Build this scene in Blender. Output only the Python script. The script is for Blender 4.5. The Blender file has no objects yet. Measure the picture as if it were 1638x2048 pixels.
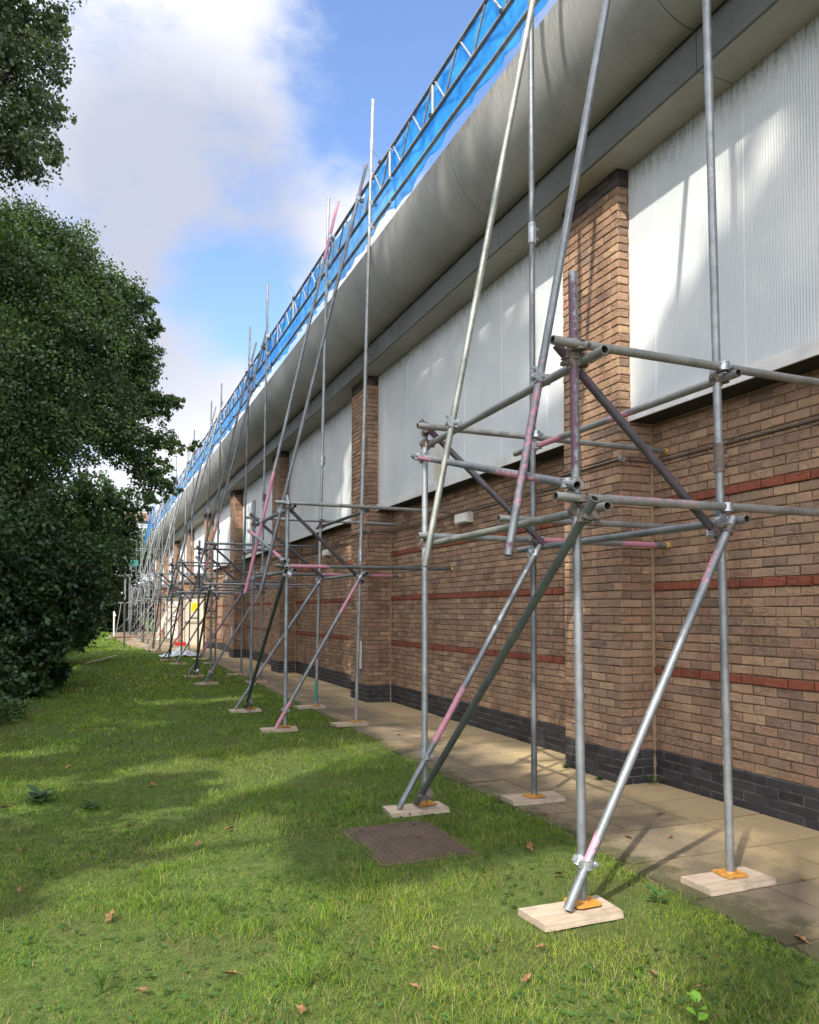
import bpy, math, random
import numpy as np
from mathutils import Vector, Matrix
random.seed(7); rng = np.random.default_rng(7)
S = bpy.context.scene
COL = S.collection

# ------------------------------------------------------------------ camera
# world: X = away from the lawn towards the building, Y = along the wall, Z = up (metres)
def make_camera():
    psi, pitch, roll = 0.3925036, 0.0344606, -0.00015
    fwd = Vector((math.sin(psi), math.cos(psi), 0)); right = Vector((math.cos(psi), -math.sin(psi), 0)); up = Vector((0, 0, 1))
    F = math.cos(pitch)*fwd + math.sin(pitch)*up; U = -math.sin(pitch)*fwd + math.cos(pitch)*up
    R = math.cos(roll)*right + math.sin(roll)*U; U = -math.sin(roll)*right + math.cos(roll)*U
    cd = bpy.data.cameras.new("camera"); co = bpy.data.objects.new("camera", cd); COL.objects.link(co)
    m = Matrix((R, U, -F)).transposed().to_4x4(); m.translation = Vector((0, 0, 1.5419)); co.matrix_world = m
    cd.sensor_fit = 'HORIZONTAL'; cd.sensor_width = 36; cd.lens = 36*1557.11/1638
    cd.shift_x = -12.68/1638; cd.shift_y = 145.0/1638
    cd.clip_start = 0.05; cd.clip_end = 2000
    S.camera = co
make_camera()

# ------------------------------------------------------------------ light
SUN_DIR = Vector((0.80, 0.66, -1.0)).normalized()
def make_light():
    ld = bpy.data.lights.new("sun", 'SUN'); ld.energy = 3.1; ld.angle = math.radians(0.55); ld.color = (1.0, 0.93, 0.82)
    lo = bpy.data.objects.new("sun", ld); COL.objects.link(lo)
    lo.rotation_euler = SUN_DIR.to_track_quat('-Z', 'Y').to_euler(); lo.location = (-20, -15, 25)
    w = bpy.data.worlds.new("World"); S.world = w; w.use_nodes = True
    nt = w.node_tree; N = nt.nodes; L = nt.links; N.clear()
    out = N.new('ShaderNodeOutputWorld')
    sky = N.new('ShaderNodeTexSky'); sky.sky_type = 'NISHITA'; sky.sun_disc = False
    sky.sun_elevation = math.radians(44); sky.sun_rotation = math.radians(230.5); sky.air_density = 1.0; sky.dust_density = 0.6; sky.ozone_density = 2.0
    b1 = N.new('ShaderNodeBackground'); b1.inputs[1].default_value = 0.13
    tint = N.new('ShaderNodeMix'); tint.data_type = 'RGBA'; tint.blend_type = 'MULTIPLY'; tint.inputs[0].default_value = 1
    tint.inputs[7].default_value = (0.95, 1.0, 1.12, 1); L.new(sky.outputs[0], tint.inputs[6]); L.new(tint.outputs[2], b1.inputs[0])
    tc = N.new('ShaderNodeTexCoord')
    nrm = N.new('ShaderNodeVectorMath'); nrm.operation = 'NORMALIZE'; L.new(tc.outputs['Generated'], nrm.inputs[0])
    def mth(op, a, b=None, clamp=False):
        n = N.new('ShaderNodeMath'); n.operation = op; n.use_clamp = clamp
        for i, v in enumerate((a, b)):
            if v is None: continue
            if isinstance(v, (int, float)): n.inputs[i].default_value = v
            else: L.new(v, n.inputs[i])
        return n.outputs[0]
    # clear patches between the clouds, as directions in the sky
    def patch(d, inner, outer, amt):
        dt = N.new('ShaderNodeVectorMath'); dt.operation = 'DOT_PRODUCT'; L.new(nrm.outputs[0], dt.inputs[0]); dt.inputs[1].default_value = Vector(d).normalized()
        mr = N.new('ShaderNodeMapRange'); mr.interpolation_type = 'SMOOTHSTEP'
        mr.inputs[1].default_value = math.cos(math.radians(outer)); mr.inputs[2].default_value = math.cos(math.radians(inner)); mr.inputs[3].default_value = 0; mr.inputs[4].default_value = amt
        L.new(dt.outputs[1], mr.inputs[0]); return mr.outputs[0]
    nz = N.new('ShaderNodeTexNoise'); nz.inputs['Scale'].default_value = 3.4; nz.inputs['Detail'].default_value = 10; nz.inputs['Roughness'].default_value = 0.6
    mp = N.new('ShaderNodeMapping'); mp.inputs[3].default_value = (1, 1, 1.6); mp.inputs[1].default_value = (0.3, 1.7, 0.2)
    L.new(nrm.outputs[0], mp.inputs[0]); L.new(mp.outputs[0], nz.inputs['Vector'])
    acc = None
    for p in SKY_PATCHES:
        v = patch(*p); acc = v if acc is None else mth('ADD', acc, v)
    nn = mth('MULTIPLY', mth('SUBTRACT', nz.outputs[0], 0.5), 4.2)
    clear = mth('ADD', acc, nn)
    mrr = N.new('ShaderNodeMapRange'); mrr.interpolation_type = 'SMOOTHSTEP'; mrr.inputs[1].default_value = 0.05; mrr.inputs[2].default_value = 1.25
    L.new(clear, mrr.inputs[0])
    nz2 = N.new('ShaderNodeTexNoise'); nz2.inputs['Scale'].default_value = 2.3; nz2.inputs['Detail'].default_value = 5; L.new(mp.outputs[0], nz2.inputs['Vector'])
    shade = None
    for p in CLOUD_SHADES:
        v = patch(*p); shade = v if shade is None else mth('ADD', shade, v)
    sh = mth('ADD', shade, mth('MULTIPLY', mth('SUBTRACT', nz2.outputs[0], 0.5), 1.1), True)
    cr = N.new('ShaderNodeMix'); cr.data_type = 'RGBA'; L.new(sh, cr.inputs[0])
    cr.inputs[6].default_value = (0.87, 0.87, 0.93, 1); cr.inputs[7].default_value = (0.50, 0.53, 0.64, 1)
    b2 = N.new('ShaderNodeBackground'); L.new(cr.outputs[2], b2.inputs[0])
    sky_fill = patch((-0.8, -0.66, 1.0), 15, 95, 1.45)      # extra cloud brightness added on the unseen sun side, filling the shade
    L.new(mth('ADD', sky_fill, 0.56), b2.inputs[1])
    ms = N.new('ShaderNodeMixShader'); L.new(mrr.outputs[0], ms.inputs[0]); L.new(b2.outputs[0], ms.inputs[1]); L.new(b1.outputs[0], ms.inputs[2])
    L.new(ms.outputs[0], out.inputs[0])
def pxdir(x, y):   # only used to write down directions of cloud gaps seen in the photograph
    psi, pitch = 0.3925036, 0.0344606
    c, s = math.cos(pitch), math.sin(pitch)
    f = Vector((c*math.sin(psi), c*math.cos(psi), s)); u = Vector((-s*math.sin(psi), -s*math.cos(psi), c)); r = Vector((math.cos(psi), -math.sin(psi), 0))
    return (f + r*(x-831.7)/1557.1 - u*(y-1169)/1557.1).normalized()
SKY_PATCHES = [(pxdir(980, -60), 4, 17, 1.25), (pxdir(800, 130), 2, 9, 0.6), (pxdir(430, 610), 0.5, 6.0, .75), (pxdir(570, 640), 0.5, 6, 0.3), (pxdir(470, 520), 1, 6, 0.2), (pxdir(560, 330), 1, 7, 0.25), (pxdir(700, 380), 1, 6, 0.25)]
CLOUD_SHADES = [(pxdir(180, 480), 4, 16, 0.75), (pxdir(430, 360), 2, 10, 0.45), (pxdir(600, 420), 2, 9, 0.3)]
make_light()
vs = S.view_settings; vs.view_transform = 'Standard'; vs.look = 'None'; vs.gamma = 1; vs.use_curve_mapping = False; vs.exposure = 1.17
S.cycles.max_bounces = 8; S.cycles.transparent_max_bounces = 16
try: S.cycles.use_denoising = True
except Exception: pass

# ------------------------------------------------------------------ materials
def new_mat(name):
    m = bpy.data.materials.new(name); m.use_nodes = True
    nt = m.node_tree; b = nt.nodes['Principled BSDF']; return m, nt.nodes, nt.links, b
class NB:   # tiny node helper
    def __init__(s, name): s.m, s.N, s.L, s.b = new_mat(name)
    def put(s, sock, v):
        if isinstance(v, (int, float)): sock.default_value = v
        elif isinstance(v, tuple): sock.default_value = v if len(v) == len(sock.default_value) else (*v, 1)
        else: s.L.new(v, sock)
    def coord(s, kind='Object', scale=(1, 1, 1), loc=(0, 0, 0)):
        if kind == 'World': g = s.N.new('ShaderNodeNewGeometry').outputs['Position']
        else: g = s.N.new('ShaderNodeTexCoord').outputs[kind]
        mp = s.N.new('ShaderNodeMapping'); mp.inputs[3].default_value = scale; mp.inputs[1].default_value = loc
        s.L.new(g, mp.inputs[0]); return mp.outputs[0]
    def noise(s, scale, detail=4, rough=.55, vec=None, out=0, dist=0):
        n = s.N.new('ShaderNodeTexNoise'); n.inputs['Scale'].default_value = scale; n.inputs['Detail'].default_value = detail; n.inputs['Roughness'].default_value = rough; n.inputs['Distortion'].default_value = dist
        if vec is not None: s.L.new(vec, n.inputs['Vector'])
        return n.outputs[out]
    def voro(s, scale, vec=None, feature='F1', out=0):
        n = s.N.new('ShaderNodeTexVoronoi'); n.feature = feature; n.inputs['Scale'].default_value = scale
        if vec is not None: s.L.new(vec, n.inputs['Vector'])
        return n.outputs[out]
    def ramp(s, v, a, b, c=0., d=1., smooth=False):
        n = s.N.new('ShaderNodeMapRange'); 
        if smooth: n.interpolation_type = 'SMOOTHSTEP'
        s.put(n.inputs[0], v)
        for i, q in enumerate((a, b, c, d)): n.inputs[i+1].default_value = q
        return n.outputs[0]
    def math(s, op, a, b=0.):
        n = s.N.new('ShaderNodeMath'); n.operation = op; s.put(n.inputs[0], a); s.put(n.inputs[1], b); return n.outputs[0]
    def mix(s, f, a, b, mode='MIX'):
        n = s.N.new('ShaderNodeMix'); n.data_type = 'RGBA'; n.blend_type = mode
        s.put(n.inputs[0], f); s.put(n.inputs[6], a); s.put(n.inputs[7], b); return n.outputs[2]
    def attr(s, name, out='Color'):
        n = s.N.new('ShaderNodeAttribute'); n.attribute_name = name; return n.outputs[out]
    def bump(s, h, strength=.5, dist=.01, normal=None):
        n = s.N.new('ShaderNodeBump'); n.inputs['Strength'].default_value = strength; n.inputs['Distance'].default_value = dist; s.put(n.inputs['Height'], h)
        if normal is not None: s.L.new(normal, n.inputs['Normal'])
        return n.outputs[0]
    def xyz(s, vec):
        n = s.N.new('ShaderNodeSeparateXYZ'); s.L.new(vec, n.inputs[0]); return n.outputs
    def fin(s, color=None, rough=None, metal=None, normal=None, spec=None):
        if color is not None: s.put(s.b.inputs['Base Color'], color)
        if rough is not None: s.put(s.b.inputs['Roughness'], rough)
        if metal is not None: s.put(s.b.inputs['Metallic'], metal)
        if spec is not None: s.put(s.b.inputs['Specular IOR Level'], spec)
        if normal is not None: s.L.new(normal, s.b.inputs['Normal'])
        return s.m
def mat_brick():
    n = NB('tumbled_brick'); w = n.coord('World')
    c = n.attr('tint')
    big = n.noise(1.1, 5, .6, w); mid = n.noise(22, 5, .65, w); fine = n.noise(140, 3, .6, w)
    c1 = n.mix(n.ramp(mid, .35, .7, 0, .55), c, n.mix(1., c, (0.62, 0.60, 0.62), 'MULTIPLY'))
    c1 = n.mix(n.ramp(fine, .35, .75, 0, .35), c1, n.mix(1., c1, (1.35, 1.3, 1.22), 'MULTIPLY'))
    z = n.xyz(w)[2]
    damp = n.math('MULTIPLY', n.ramp(big, .5, .72, 0, 1), n.ramp(z, 0., 2.4, .75, .15))
    c1 = n.mix(damp, c1, n.mix(1., c1, (0.55, 0.52, 0.5), 'MULTIPLY'))
    run = n.noise(1.0, 5, .65, n.coord('World', (2.6, 2.6, .45), (7, 3, 0)))
    c1 = n.mix(n.ramp(run, .50, .66, 0, .6), c1, n.mix(1., c1, (0.56, 0.53, 0.50), 'MULTIPLY'))
    c1 = n.mix(n.ramp(run, .28, .40, .35, 0), c1, n.mix(1., c1, (1.25, 1.25, 1.25), 'MULTIPLY'))
    moss = n.math('MULTIPLY', n.ramp(n.noise(2.3, 4, .6, n.coord('World', (1, 1, 1), (4, 2, 1))), .52, .7, 0, .5), n.ramp(z, .25, .9, 1, 0))
    c1 = n.mix(moss, c1, (0.10, 0.105, 0.055))
    # folded creases of a hand-thrown brick
    cv = n.coord('World', (9, 9, 17)); nd = n.noise(1.3, 2, .5, cv, 1)
    ad = n.N.new('ShaderNodeVectorMath'); ad.operation = 'MULTIPLY_ADD'; n.L.new(nd, ad.inputs[0]); ad.inputs[1].default_value = (1.6, 1.6, 1.6); n.L.new(cv, ad.inputs[2])
    cre = n.voro(1.0, ad.outputs[0], 'DISTANCE_TO_EDGE')
    crease = n.math('MAXIMUM', n.ramp(cre, 0., .085, 0, 1, True), n.ramp(n.noise(5.5, 3, .6, w), .44, .54, 0, 1, True))
    h = n.math('ADD', n.math('MULTIPLY', crease, .55), n.math('ADD', n.math('MULTIPLY', mid, .9), n.math('MULTIPLY', fine, .25)))
    c1 = n.mix(n.ramp(crease, 0, 1, .3, 0), c1, n.mix(1., c1, (0.35, 0.33, 0.32), 'MULTIPLY'))
    return n.fin(c1, .9, 0, n.bump(h, .8, .012), .25)
def mat_simple(name, col, rough=.7, var=.25, scale=8, metal=0, bump=.15, bscale=40, stretch=(1, 1, 1), kind='World', dist=.004, spec=.5):
    n = NB(name); w = n.coord(kind, stretch)
    a = n.noise(scale, 5, .6, w); f = n.ramp(a, .3, .7, 1-var, 1+var)
    cc = n.N.new('ShaderNodeVectorMath'); cc.operation = 'SCALE'; cc.inputs[0].default_value = col; n.L.new(f, cc.inputs['Scale'])
    h = n.noise(bscale, 4, .6, w)
    return n.fin(cc.outputs[0], n.ramp(h, .3, .7, max(rough-.1, .05), min(rough+.1, 1)), metal, n.bump(h, bump, dist), spec)
def mat_tube():
    n = NB('galvanised_tube'); o = n.coord('Object')
    a = n.noise(7, 5, .65, o); f = n.noise(60, 4, .6, o); g = n.noise(2.2, 3, .5, o)
    base = n.mix(n.ramp(a, .3, .7), (0.175, 0.192, 0.20), (0.33, 0.345, 0.35))
    tn = n.attr('tint'); base = n.mix(1., base, tn, 'MULTIPLY')
    base = n.mix(n.ramp(f, .62, .75, 0, .5), base, (0.48, 0.48, 0.47))
    base = n.mix(n.math('MULTIPLY', n.ramp(g, .58, .72, 0, .5), n.ramp(f, .4, .6)), base, (0.13, 0.10, 0.075))
    sc = n.noise(3.0, 6, .75, n.coord('Object', (9, 9, 2.2))); base = n.mix(n.ramp(sc, .56, .70, 0, .55), base, (0.10, 0.095, 0.085)); base = n.mix(n.ramp(n.voro(26, o), 0, .10, .7, 0), base, (0.46, 0.45, 0.42))
    pa = n.attr('paint'); pal = n.attr('paint', 'Alpha')
    cov = n.ramp(n.math('ADD', pal, n.math('MULTIPLY', n.math('SUBTRACT', n.noise(26, 5, .7, o), .5), 1.3)), .44, .56)
    base = n.mix(n.math('MULTIPLY', cov, n.ramp(pal, 0.02, .15)), base, pa)
    met = n.math('MULTIPLY', n.math('SUBTRACT', 1., cov), .55)
    return n.fin(base, n.ramp(f, .3, .7, .38, .62), met, n.bump(n.math('ADD', f, a), .12, .002))
def mat_leaf(name, trans=.35, dark=1.0):
    n = NB(name); c = n.attr('tint')
    if dark != 1.0: c = n.mix(1., c, (dark, dark, dark), 'MULTIPLY')
    n.put(n.b.inputs['Base Color'], c); n.b.inputs['Roughness'].default_value = .5; n.b.inputs['Specular IOR Level'].default_value = .35
    t = n.N.new('ShaderNodeBsdfTranslucent'); n.L.new(n.mix(1., c, (1.25, 1.5, .55), 'MULTIPLY'), t.inputs[0])
    mx = n.N.new('ShaderNodeMixShader'); mx.inputs[0].default_value = trans
    out = [x for x in n.N if x.type == 'OUTPUT_MATERIAL'][0]
    n.L.new(n.b.outputs[0], mx.inputs[1]); n.L.new(t.outputs[0], mx.inputs[2]); n.L.new(mx.outputs[0], out.inputs[0])
    return n.m
def mat_cladding():
    n = NB('white_ribbed_cladding'); w = n.coord('World'); z = n.xyz(w)[2]
    drip = n.noise(5, 5, .7, n.coord('World', (1, 7, .9))); sp = n.noise(30, 4, .7, w)
    col = n.mix(n.ramp(n.noise(1.2, 3, .5, w), .35, .65), (0.49, 0.525, 0.53), (0.60, 0.62, 0.615))
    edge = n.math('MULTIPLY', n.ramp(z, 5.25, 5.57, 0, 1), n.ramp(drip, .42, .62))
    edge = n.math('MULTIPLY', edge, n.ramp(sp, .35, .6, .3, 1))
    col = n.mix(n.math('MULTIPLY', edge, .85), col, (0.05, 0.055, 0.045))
    col = n.mix(n.ramp(drip, .6, .8, 0, .22), col, (0.32, 0.33, 0.28))
    speck = n.ramp(n.voro(9, w), 0, .035, 1, 0)
    col = n.mix(n.math('MULTIPLY', speck, .6), col, (0.1, 0.09, 0.08))
    dv = n.N.new('ShaderNodeVectorMath'); dv.operation = 'DISTANCE'; n.L.new(n.coord('World', (1, 1, .55)), dv.inputs[0]); dv.inputs[1].default_value = (4.5, 9.95, 3.52*.55)
    col = n.mix(n.math('MULTIPLY', n.ramp(dv.outputs['Value'], .05, .26, .75, 0, True), n.ramp(drip, .3, .6, .4, 1)), col, (0.42, 0.32, 0.12))
    return n.fin(col, .42, 0, None, .45)
def mat_fascia():
    n = NB('weathered_fascia'); w = n.coord('World')
    st = n.noise(6, 6, .65, n.coord('World', (1, 6, 1))); bl = n.noise(1.0, 4, .6, w); f = n.noise(60, 3, .6, w)
    col = n.mix(n.ramp(bl, .3, .7), (0.25, 0.258, 0.243), (0.37, 0.377, 0.355))
    col = n.mix(n.ramp(st, .45, .8, 0, .38), col, (0.15, 0.155, 0.13))
    z = n.xyz(w)[2]
    col = n.mix(n.math('MULTIPLY', n.ramp(z, 6.35, 6.6, 0, .7), n.ramp(st, .35, .6)), col, (0.13, 0.125, 0.10))
    col = n.mix(n.ramp(f, .6, .75, 0, .3), col, (0.16, 0.15, 0.13))
    return n.fin(col, n.ramp(st, .3, .7, .38, .55), 0, n.bump(bl, .04, .01), .5)
def mat_paving():
    n = NB('sandy_paving_slabs'); w = n.coord('World')
    a = n.noise(1.6, 5, .65, w); f = n.noise(55, 4, .7, w); g = n.noise(6, 5, .65, w); x = n.xyz(w)[0]
    c = n.attr('tint')
    c = n.mix(n.ramp(g, .35, .7, 0, .35), c, n.mix(1., c, (.72, .70, .68), 'MULTIPLY'))
    dirt = n.math('MULTIPLY', n.ramp(a, .36, .56, .6, 1), n.ramp(n.math('ADD', x, n.math('MULTIPLY', n.math('SUBTRACT', g, .5), .5)), 3.8, 4.25, 1, .10))
    c = n.mix(n.math('MULTIPLY', dirt, .80), c, (0.085, 0.074, 0.060))
    c = n.mix(n.ramp(f, .52, .72, 0, .5), c, n.mix(1., c, (1.5, 1.45, 1.35), 'MULTIPLY'))
    c = n.mix(n.ramp(f, .3, .42, .35, 0), c, (.05, .045, .035))
    mossy = n.ramp(n.math('ADD', x, n.math('MULTIPLY', n.math('SUBTRACT', g, .5), .9)), 3.08, 3.30, .85, 0)
    mossy = n.math('MULTIPLY', mossy, n.ramp(n.xyz(w)[1], 24, 28, 1, 0))
    c = n.mix(mossy, c, n.mix(f, (0.035, 0.032, 0.018), (0.07, 0.075, 0.03)))
    return n.fin(c, .9, 0, n.bump(n.math('ADD', f, n.math('MULTIPLY', g, .4)), .5, .006), .25)
def mat_ground():
    n = NB('lawn_soil'); w = n.coord('World')
    a = n.noise(1.5, 5, .6, w); b = n.noise(14, 5, .7, w); d = n.noise(90, 3, .7, w); x = n.xyz(w)[0]
    col = n.mix(n.ramp(b, .38, .62), (0.055, 0.085, 0.022), (0.10, 0.13, 0.035))
    col = n.mix(n.ramp(a, .5, .68, 0, .6), col, (0.085, 0.075, 0.035))
    col = n.mix(n.ramp(d, .35, .5, .5, 0), col, (0.03, 0.035, 0.014))
    litter = n.mix(n.ramp(d, .4, .6), (0.035, 0.026, 0.016), (0.09, 0.065, 0.04))
    edge = n.ramp(n.math('ADD', x, n.math('MULTIPLY', b, .8)), -1.1, -.3, 1, 0)
    col = n.mix(edge, col, litter)
    return n.fin(col, .95, 0, n.bump(n.math('ADD', b, n.math('MULTIPLY', d, .5)), .8, .02), .1)
def mat_wood(name, c1, c2, scale=1.0):
    n = NB(name); o = n.coord('Object', (2.5*scale, 38*scale, 38*scale))
    g = n.noise(1.5, 5, .6, o, 0, .6); f = n.noise(7, 4, .7, n.coord('Object', (4, 60, 60)))
    col = n.mix(n.ramp(g, .3, .7), c1, c2)
    col = n.mix(n.ramp(f, .62, .78, 0, .55), col, (c1[0]*.35, c1[1]*.33, c1[2]*.3))
    dirt = n.noise(5, 4, .6, n.coord('Object')); col = n.mix(n.ramp(dirt, .55, .75, 0, .6), col, (0.12, .10, .075))
    return n.fin(col, .8, 0, n.bump(g, .35, .004), .2)
def mat_net():
    n = NB('blue_debris_netting'); o = n.coord('World')
    nz = n.noise(3.5, 4, .6, n.coord('World', (1, 1.3, .7)))
    col = n.mix(n.ramp(nz, .35, .65), (0.003, 0.21, 0.66), (0.03, 0.42, 0.92))
    n.put(n.b.inputs['Base Color'], col); n.b.inputs['Roughness'].default_value = .6
    tl = n.N.new('ShaderNodeBsdfTranslucent'); n.L.new(col, tl.inputs[0])
    tp = n.N.new('ShaderNodeBsdfTransparent'); tp.inputs[0].default_value = (.55, .80, 1, 1)
    m1 = n.N.new('ShaderNodeMixShader'); m1.inputs[0].default_value = .6; n.L.new(n.b.outputs[0], m1.inputs[1]); n.L.new(tl.outputs[0], m1.inputs[2])
    m2 = n.N.new('ShaderNodeMixShader'); n.L.new(n.ramp(nz, .35, .7, .14, .38), m2.inputs[0]); n.L.new(m1.outputs[0], m2.inputs[1]); n.L.new(tp.outputs[0], m2.inputs[2])
    out = [x for x in n.N if x.type == 'OUTPUT_MATERIAL'][0]; n.L.new(m2.outputs[0], out.inputs[0]); return n.m
def mat_manhole():
    n = NB('cast_manhole_cover'); w = n.coord('World')
    br = n.N.new('ShaderNodeTexBrick'); br.offset = 0; br.inputs['Scale'].default_value = 1
    br.inputs['Brick Width'].default_value = .045; br.inputs['Row Height'].default_value = .045; br.inputs['Mortar Size'].default_value = .0045; br.inputs['Mortar Smooth'].default_value = .3
    n.L.new(w, br.inputs['Vector'])
    a = n.noise(5, 5, .65, w)
    base = n.mix(n.ramp(a, .35, .7), (0.050, 0.036, 0.028), (0.105, 0.072, 0.052))
    col = n.mix(n.math('MULTIPLY', br.outputs['Fac'], .55), base, (0.14, 0.105, 0.078))
    col = n.mix(n.ramp(n.noise(40, 4, .7, w), .62, .75, 0, .7), col, (.05, .045, .03))
    return n.fin(col, .85, 0.0, n.bump(br.outputs['Fac'], .8, .004), .3)
M = {}
M['brick'] = mat_brick()
M['mortar'] = mat_simple('brown_mortar', (0.125, 0.088, 0.056), .95, .3, 10, bump=.5, bscale=80)
M['mortar_grey'] = mat_simple('grey_mortar', (0.17, 0.165, 0.15), .95, .35, 10, bump=.5, bscale=80)
n_ = NB('engineering_brick'); w_ = n_.coord('World'); c_ = n_.attr('tint'); g_ = n_.noise(9, 4, .6, w_)
M['plinth'] = n_.fin(n_.mix(n_.ramp(g_, .5, .75, 0, .5), c_, (0.085, 0.08, 0.075)), n_.ramp(g_, .3, .7, .45, .75), 0, n_.bump(n_.noise(50, 4, .6, w_), .3, .003), .4)
M['joint'] = mat_simple('sandy_movement_joint', (0.30, 0.215, 0.125), .9, .2, 12)
M['clad'] = mat_cladding()
M['trim'] = mat_simple('white_sill_trim', (0.60, 0.60, 0.57), .5, .15, 4, bump=.03, stretch=(1, 1, 1))
M['fascia'] = mat_fascia()
M['board'] = mat_simple('grey_fascia_board', (0.105, 0.115, 0.108), .55, .2, 2, bump=.05, bscale=20)
M['soffit'] = mat_simple('pale_soffit', (0.37, 0.36, 0.32), .7, .14, 1.5, bump=.05)
M['dark'] = mat_simple('dark_recess', (0.02, 0.02, 0.02), .9, .3, 5)
M['roof'] = mat_simple('roof_sheet', (0.35, 0.35, 0.34), .6, .2, 3)
M['tube'] = mat_tube()
M['tubein'] = mat_simple('tube_inside', (0.05, 0.045, 0.04), .8, .4, 20)
M['coupler'] = mat_simple('zinc_coupler', (0.42, 0.45, 0.47), .4, .35, 30, metal=.7, bump=.3, bscale=90, kind='Object')
M['coupler_old'] = mat_simple('rusty_coupler', (0.15, 0.125, 0.105), .7, .5, 30, metal=.3, bump=.4, bscale=90, kind='Object')
n_ = NB('orange_base_plate'); w_ = n_.coord('World'); a_ = n_.noise(45, 5, .7, w_)
M['plate'] = n_.fin(n_.mix(n_.ramp(a_, .50, .64, 0, .8), (0.50, 0.235, 0.035), (0.10, 0.07, 0.045)), .7, .1, n_.bump(a_, .4, .003))
M['yellow'] = mat_simple('yellow_end_cap', (0.65, 0.42, 0.05), .5, .1, 10)
M['timber'] = mat_wood('pale_sawn_timber', (0.30, 0.235, 0.17), (0.46, 0.385, 0.30))
M['timber_old'] = mat_wood('weathered_timber', (0.36, 0.29, 0.21), (0.48, 0.41, 0.32))
M['bark'] = mat_simple('bark', (0.075, 0.06, 0.045), .95, .45, 9, bump=1, bscale=16, stretch=(1, 1, .3), dist=.03)
M['leaf'] = mat_leaf('leaf_green', .22)
M['grass'] = mat_leaf('grass_blade', .32); M['grass'].node_tree.nodes['Principled BSDF'].inputs['Roughness'].default_value = .75; M['grass'].node_tree.nodes['Principled BSDF'].inputs['Specular IOR Level'].default_value = .12
M['pave'] = mat_paving()
M['ground'] = mat_ground()
M['net'] = mat_net()
M['manhole'] = mat_manhole()
M['conduit'] = mat_simple('brown_conduit', (0.11, 0.085, 0.065), .6, .25, 8)
M['greyplastic'] = mat_simple('grey_plastic', (0.22, 0.22, 0.22), .5, .15, 8)
M['lamp'] = mat_simple('cream_lamp_housing', (0.55, 0.53, 0.46), .4, .15, 8)
M['door'] = mat_simple('cream_door_paint', (0.62, 0.56, 0.46), .5, .06, 2, bump=.03)
M['doorwhite'] = mat_simple('white_door_paint', (0.72, 0.71, 0.66), .5, .06, 2, bump=.03)
M['yellowsign'] = mat_simple('yellow_notice', (0.85, 0.68, 0.02), .5, .04, 2, bump=0)
M['black'] = mat_simple('black_print', (0.015, 0.015, 0.015), .6, .1, 3, bump=0)
M['greensign'] = mat_simple('green_push_label', (0.02, 0.13, 0.07), .5, .1, 3, bump=0)
M['graf'] = mat_simple('faded_ochre_scrawl', (0.55, 0.50, 0.38), .6, .1, 3, bump=0)
M['steel'] = mat_simple('push_bar_steel', (0.4, 0.4, 0.38), .4, .1, 8, metal=.5)
M['red'] = mat_simple('red_plastic', (0.5, 0.015, 0.02), .4, .1, 5)
M['clear'] = mat_simple('crumpled_plastic', (0.55, 0.60, 0.63), .25, .2, 12, bump=.6, bscale=14)
M['brownply'] = mat_simple('brown_ply_board', (0.24, 0.14, 0.10), .8, .2, 4)
M['teal'] = mat_simple('teal_toe_board', (0.03, 0.22, 0.19), .6, .2, 4)
M['whitepost'] = mat_simple('white_post_paint', (0.62, 0.62, 0.58), .5, .1, 4)
M['darkmetal'] = mat_simple('dark_post_metal', (0.05, 0.055, 0.06), .6, .2, 6)
n_ = NB('dead_leaf'); M['deadleaf'] = n_.fin(n_.mix(n_.ramp(n_.noise(30, 4, .6, n_.coord('Object')), .35, .65), (0.11, 0.06, 0.03), (0.26, 0.145, 0.07)), .8, 0, None, .2)

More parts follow.
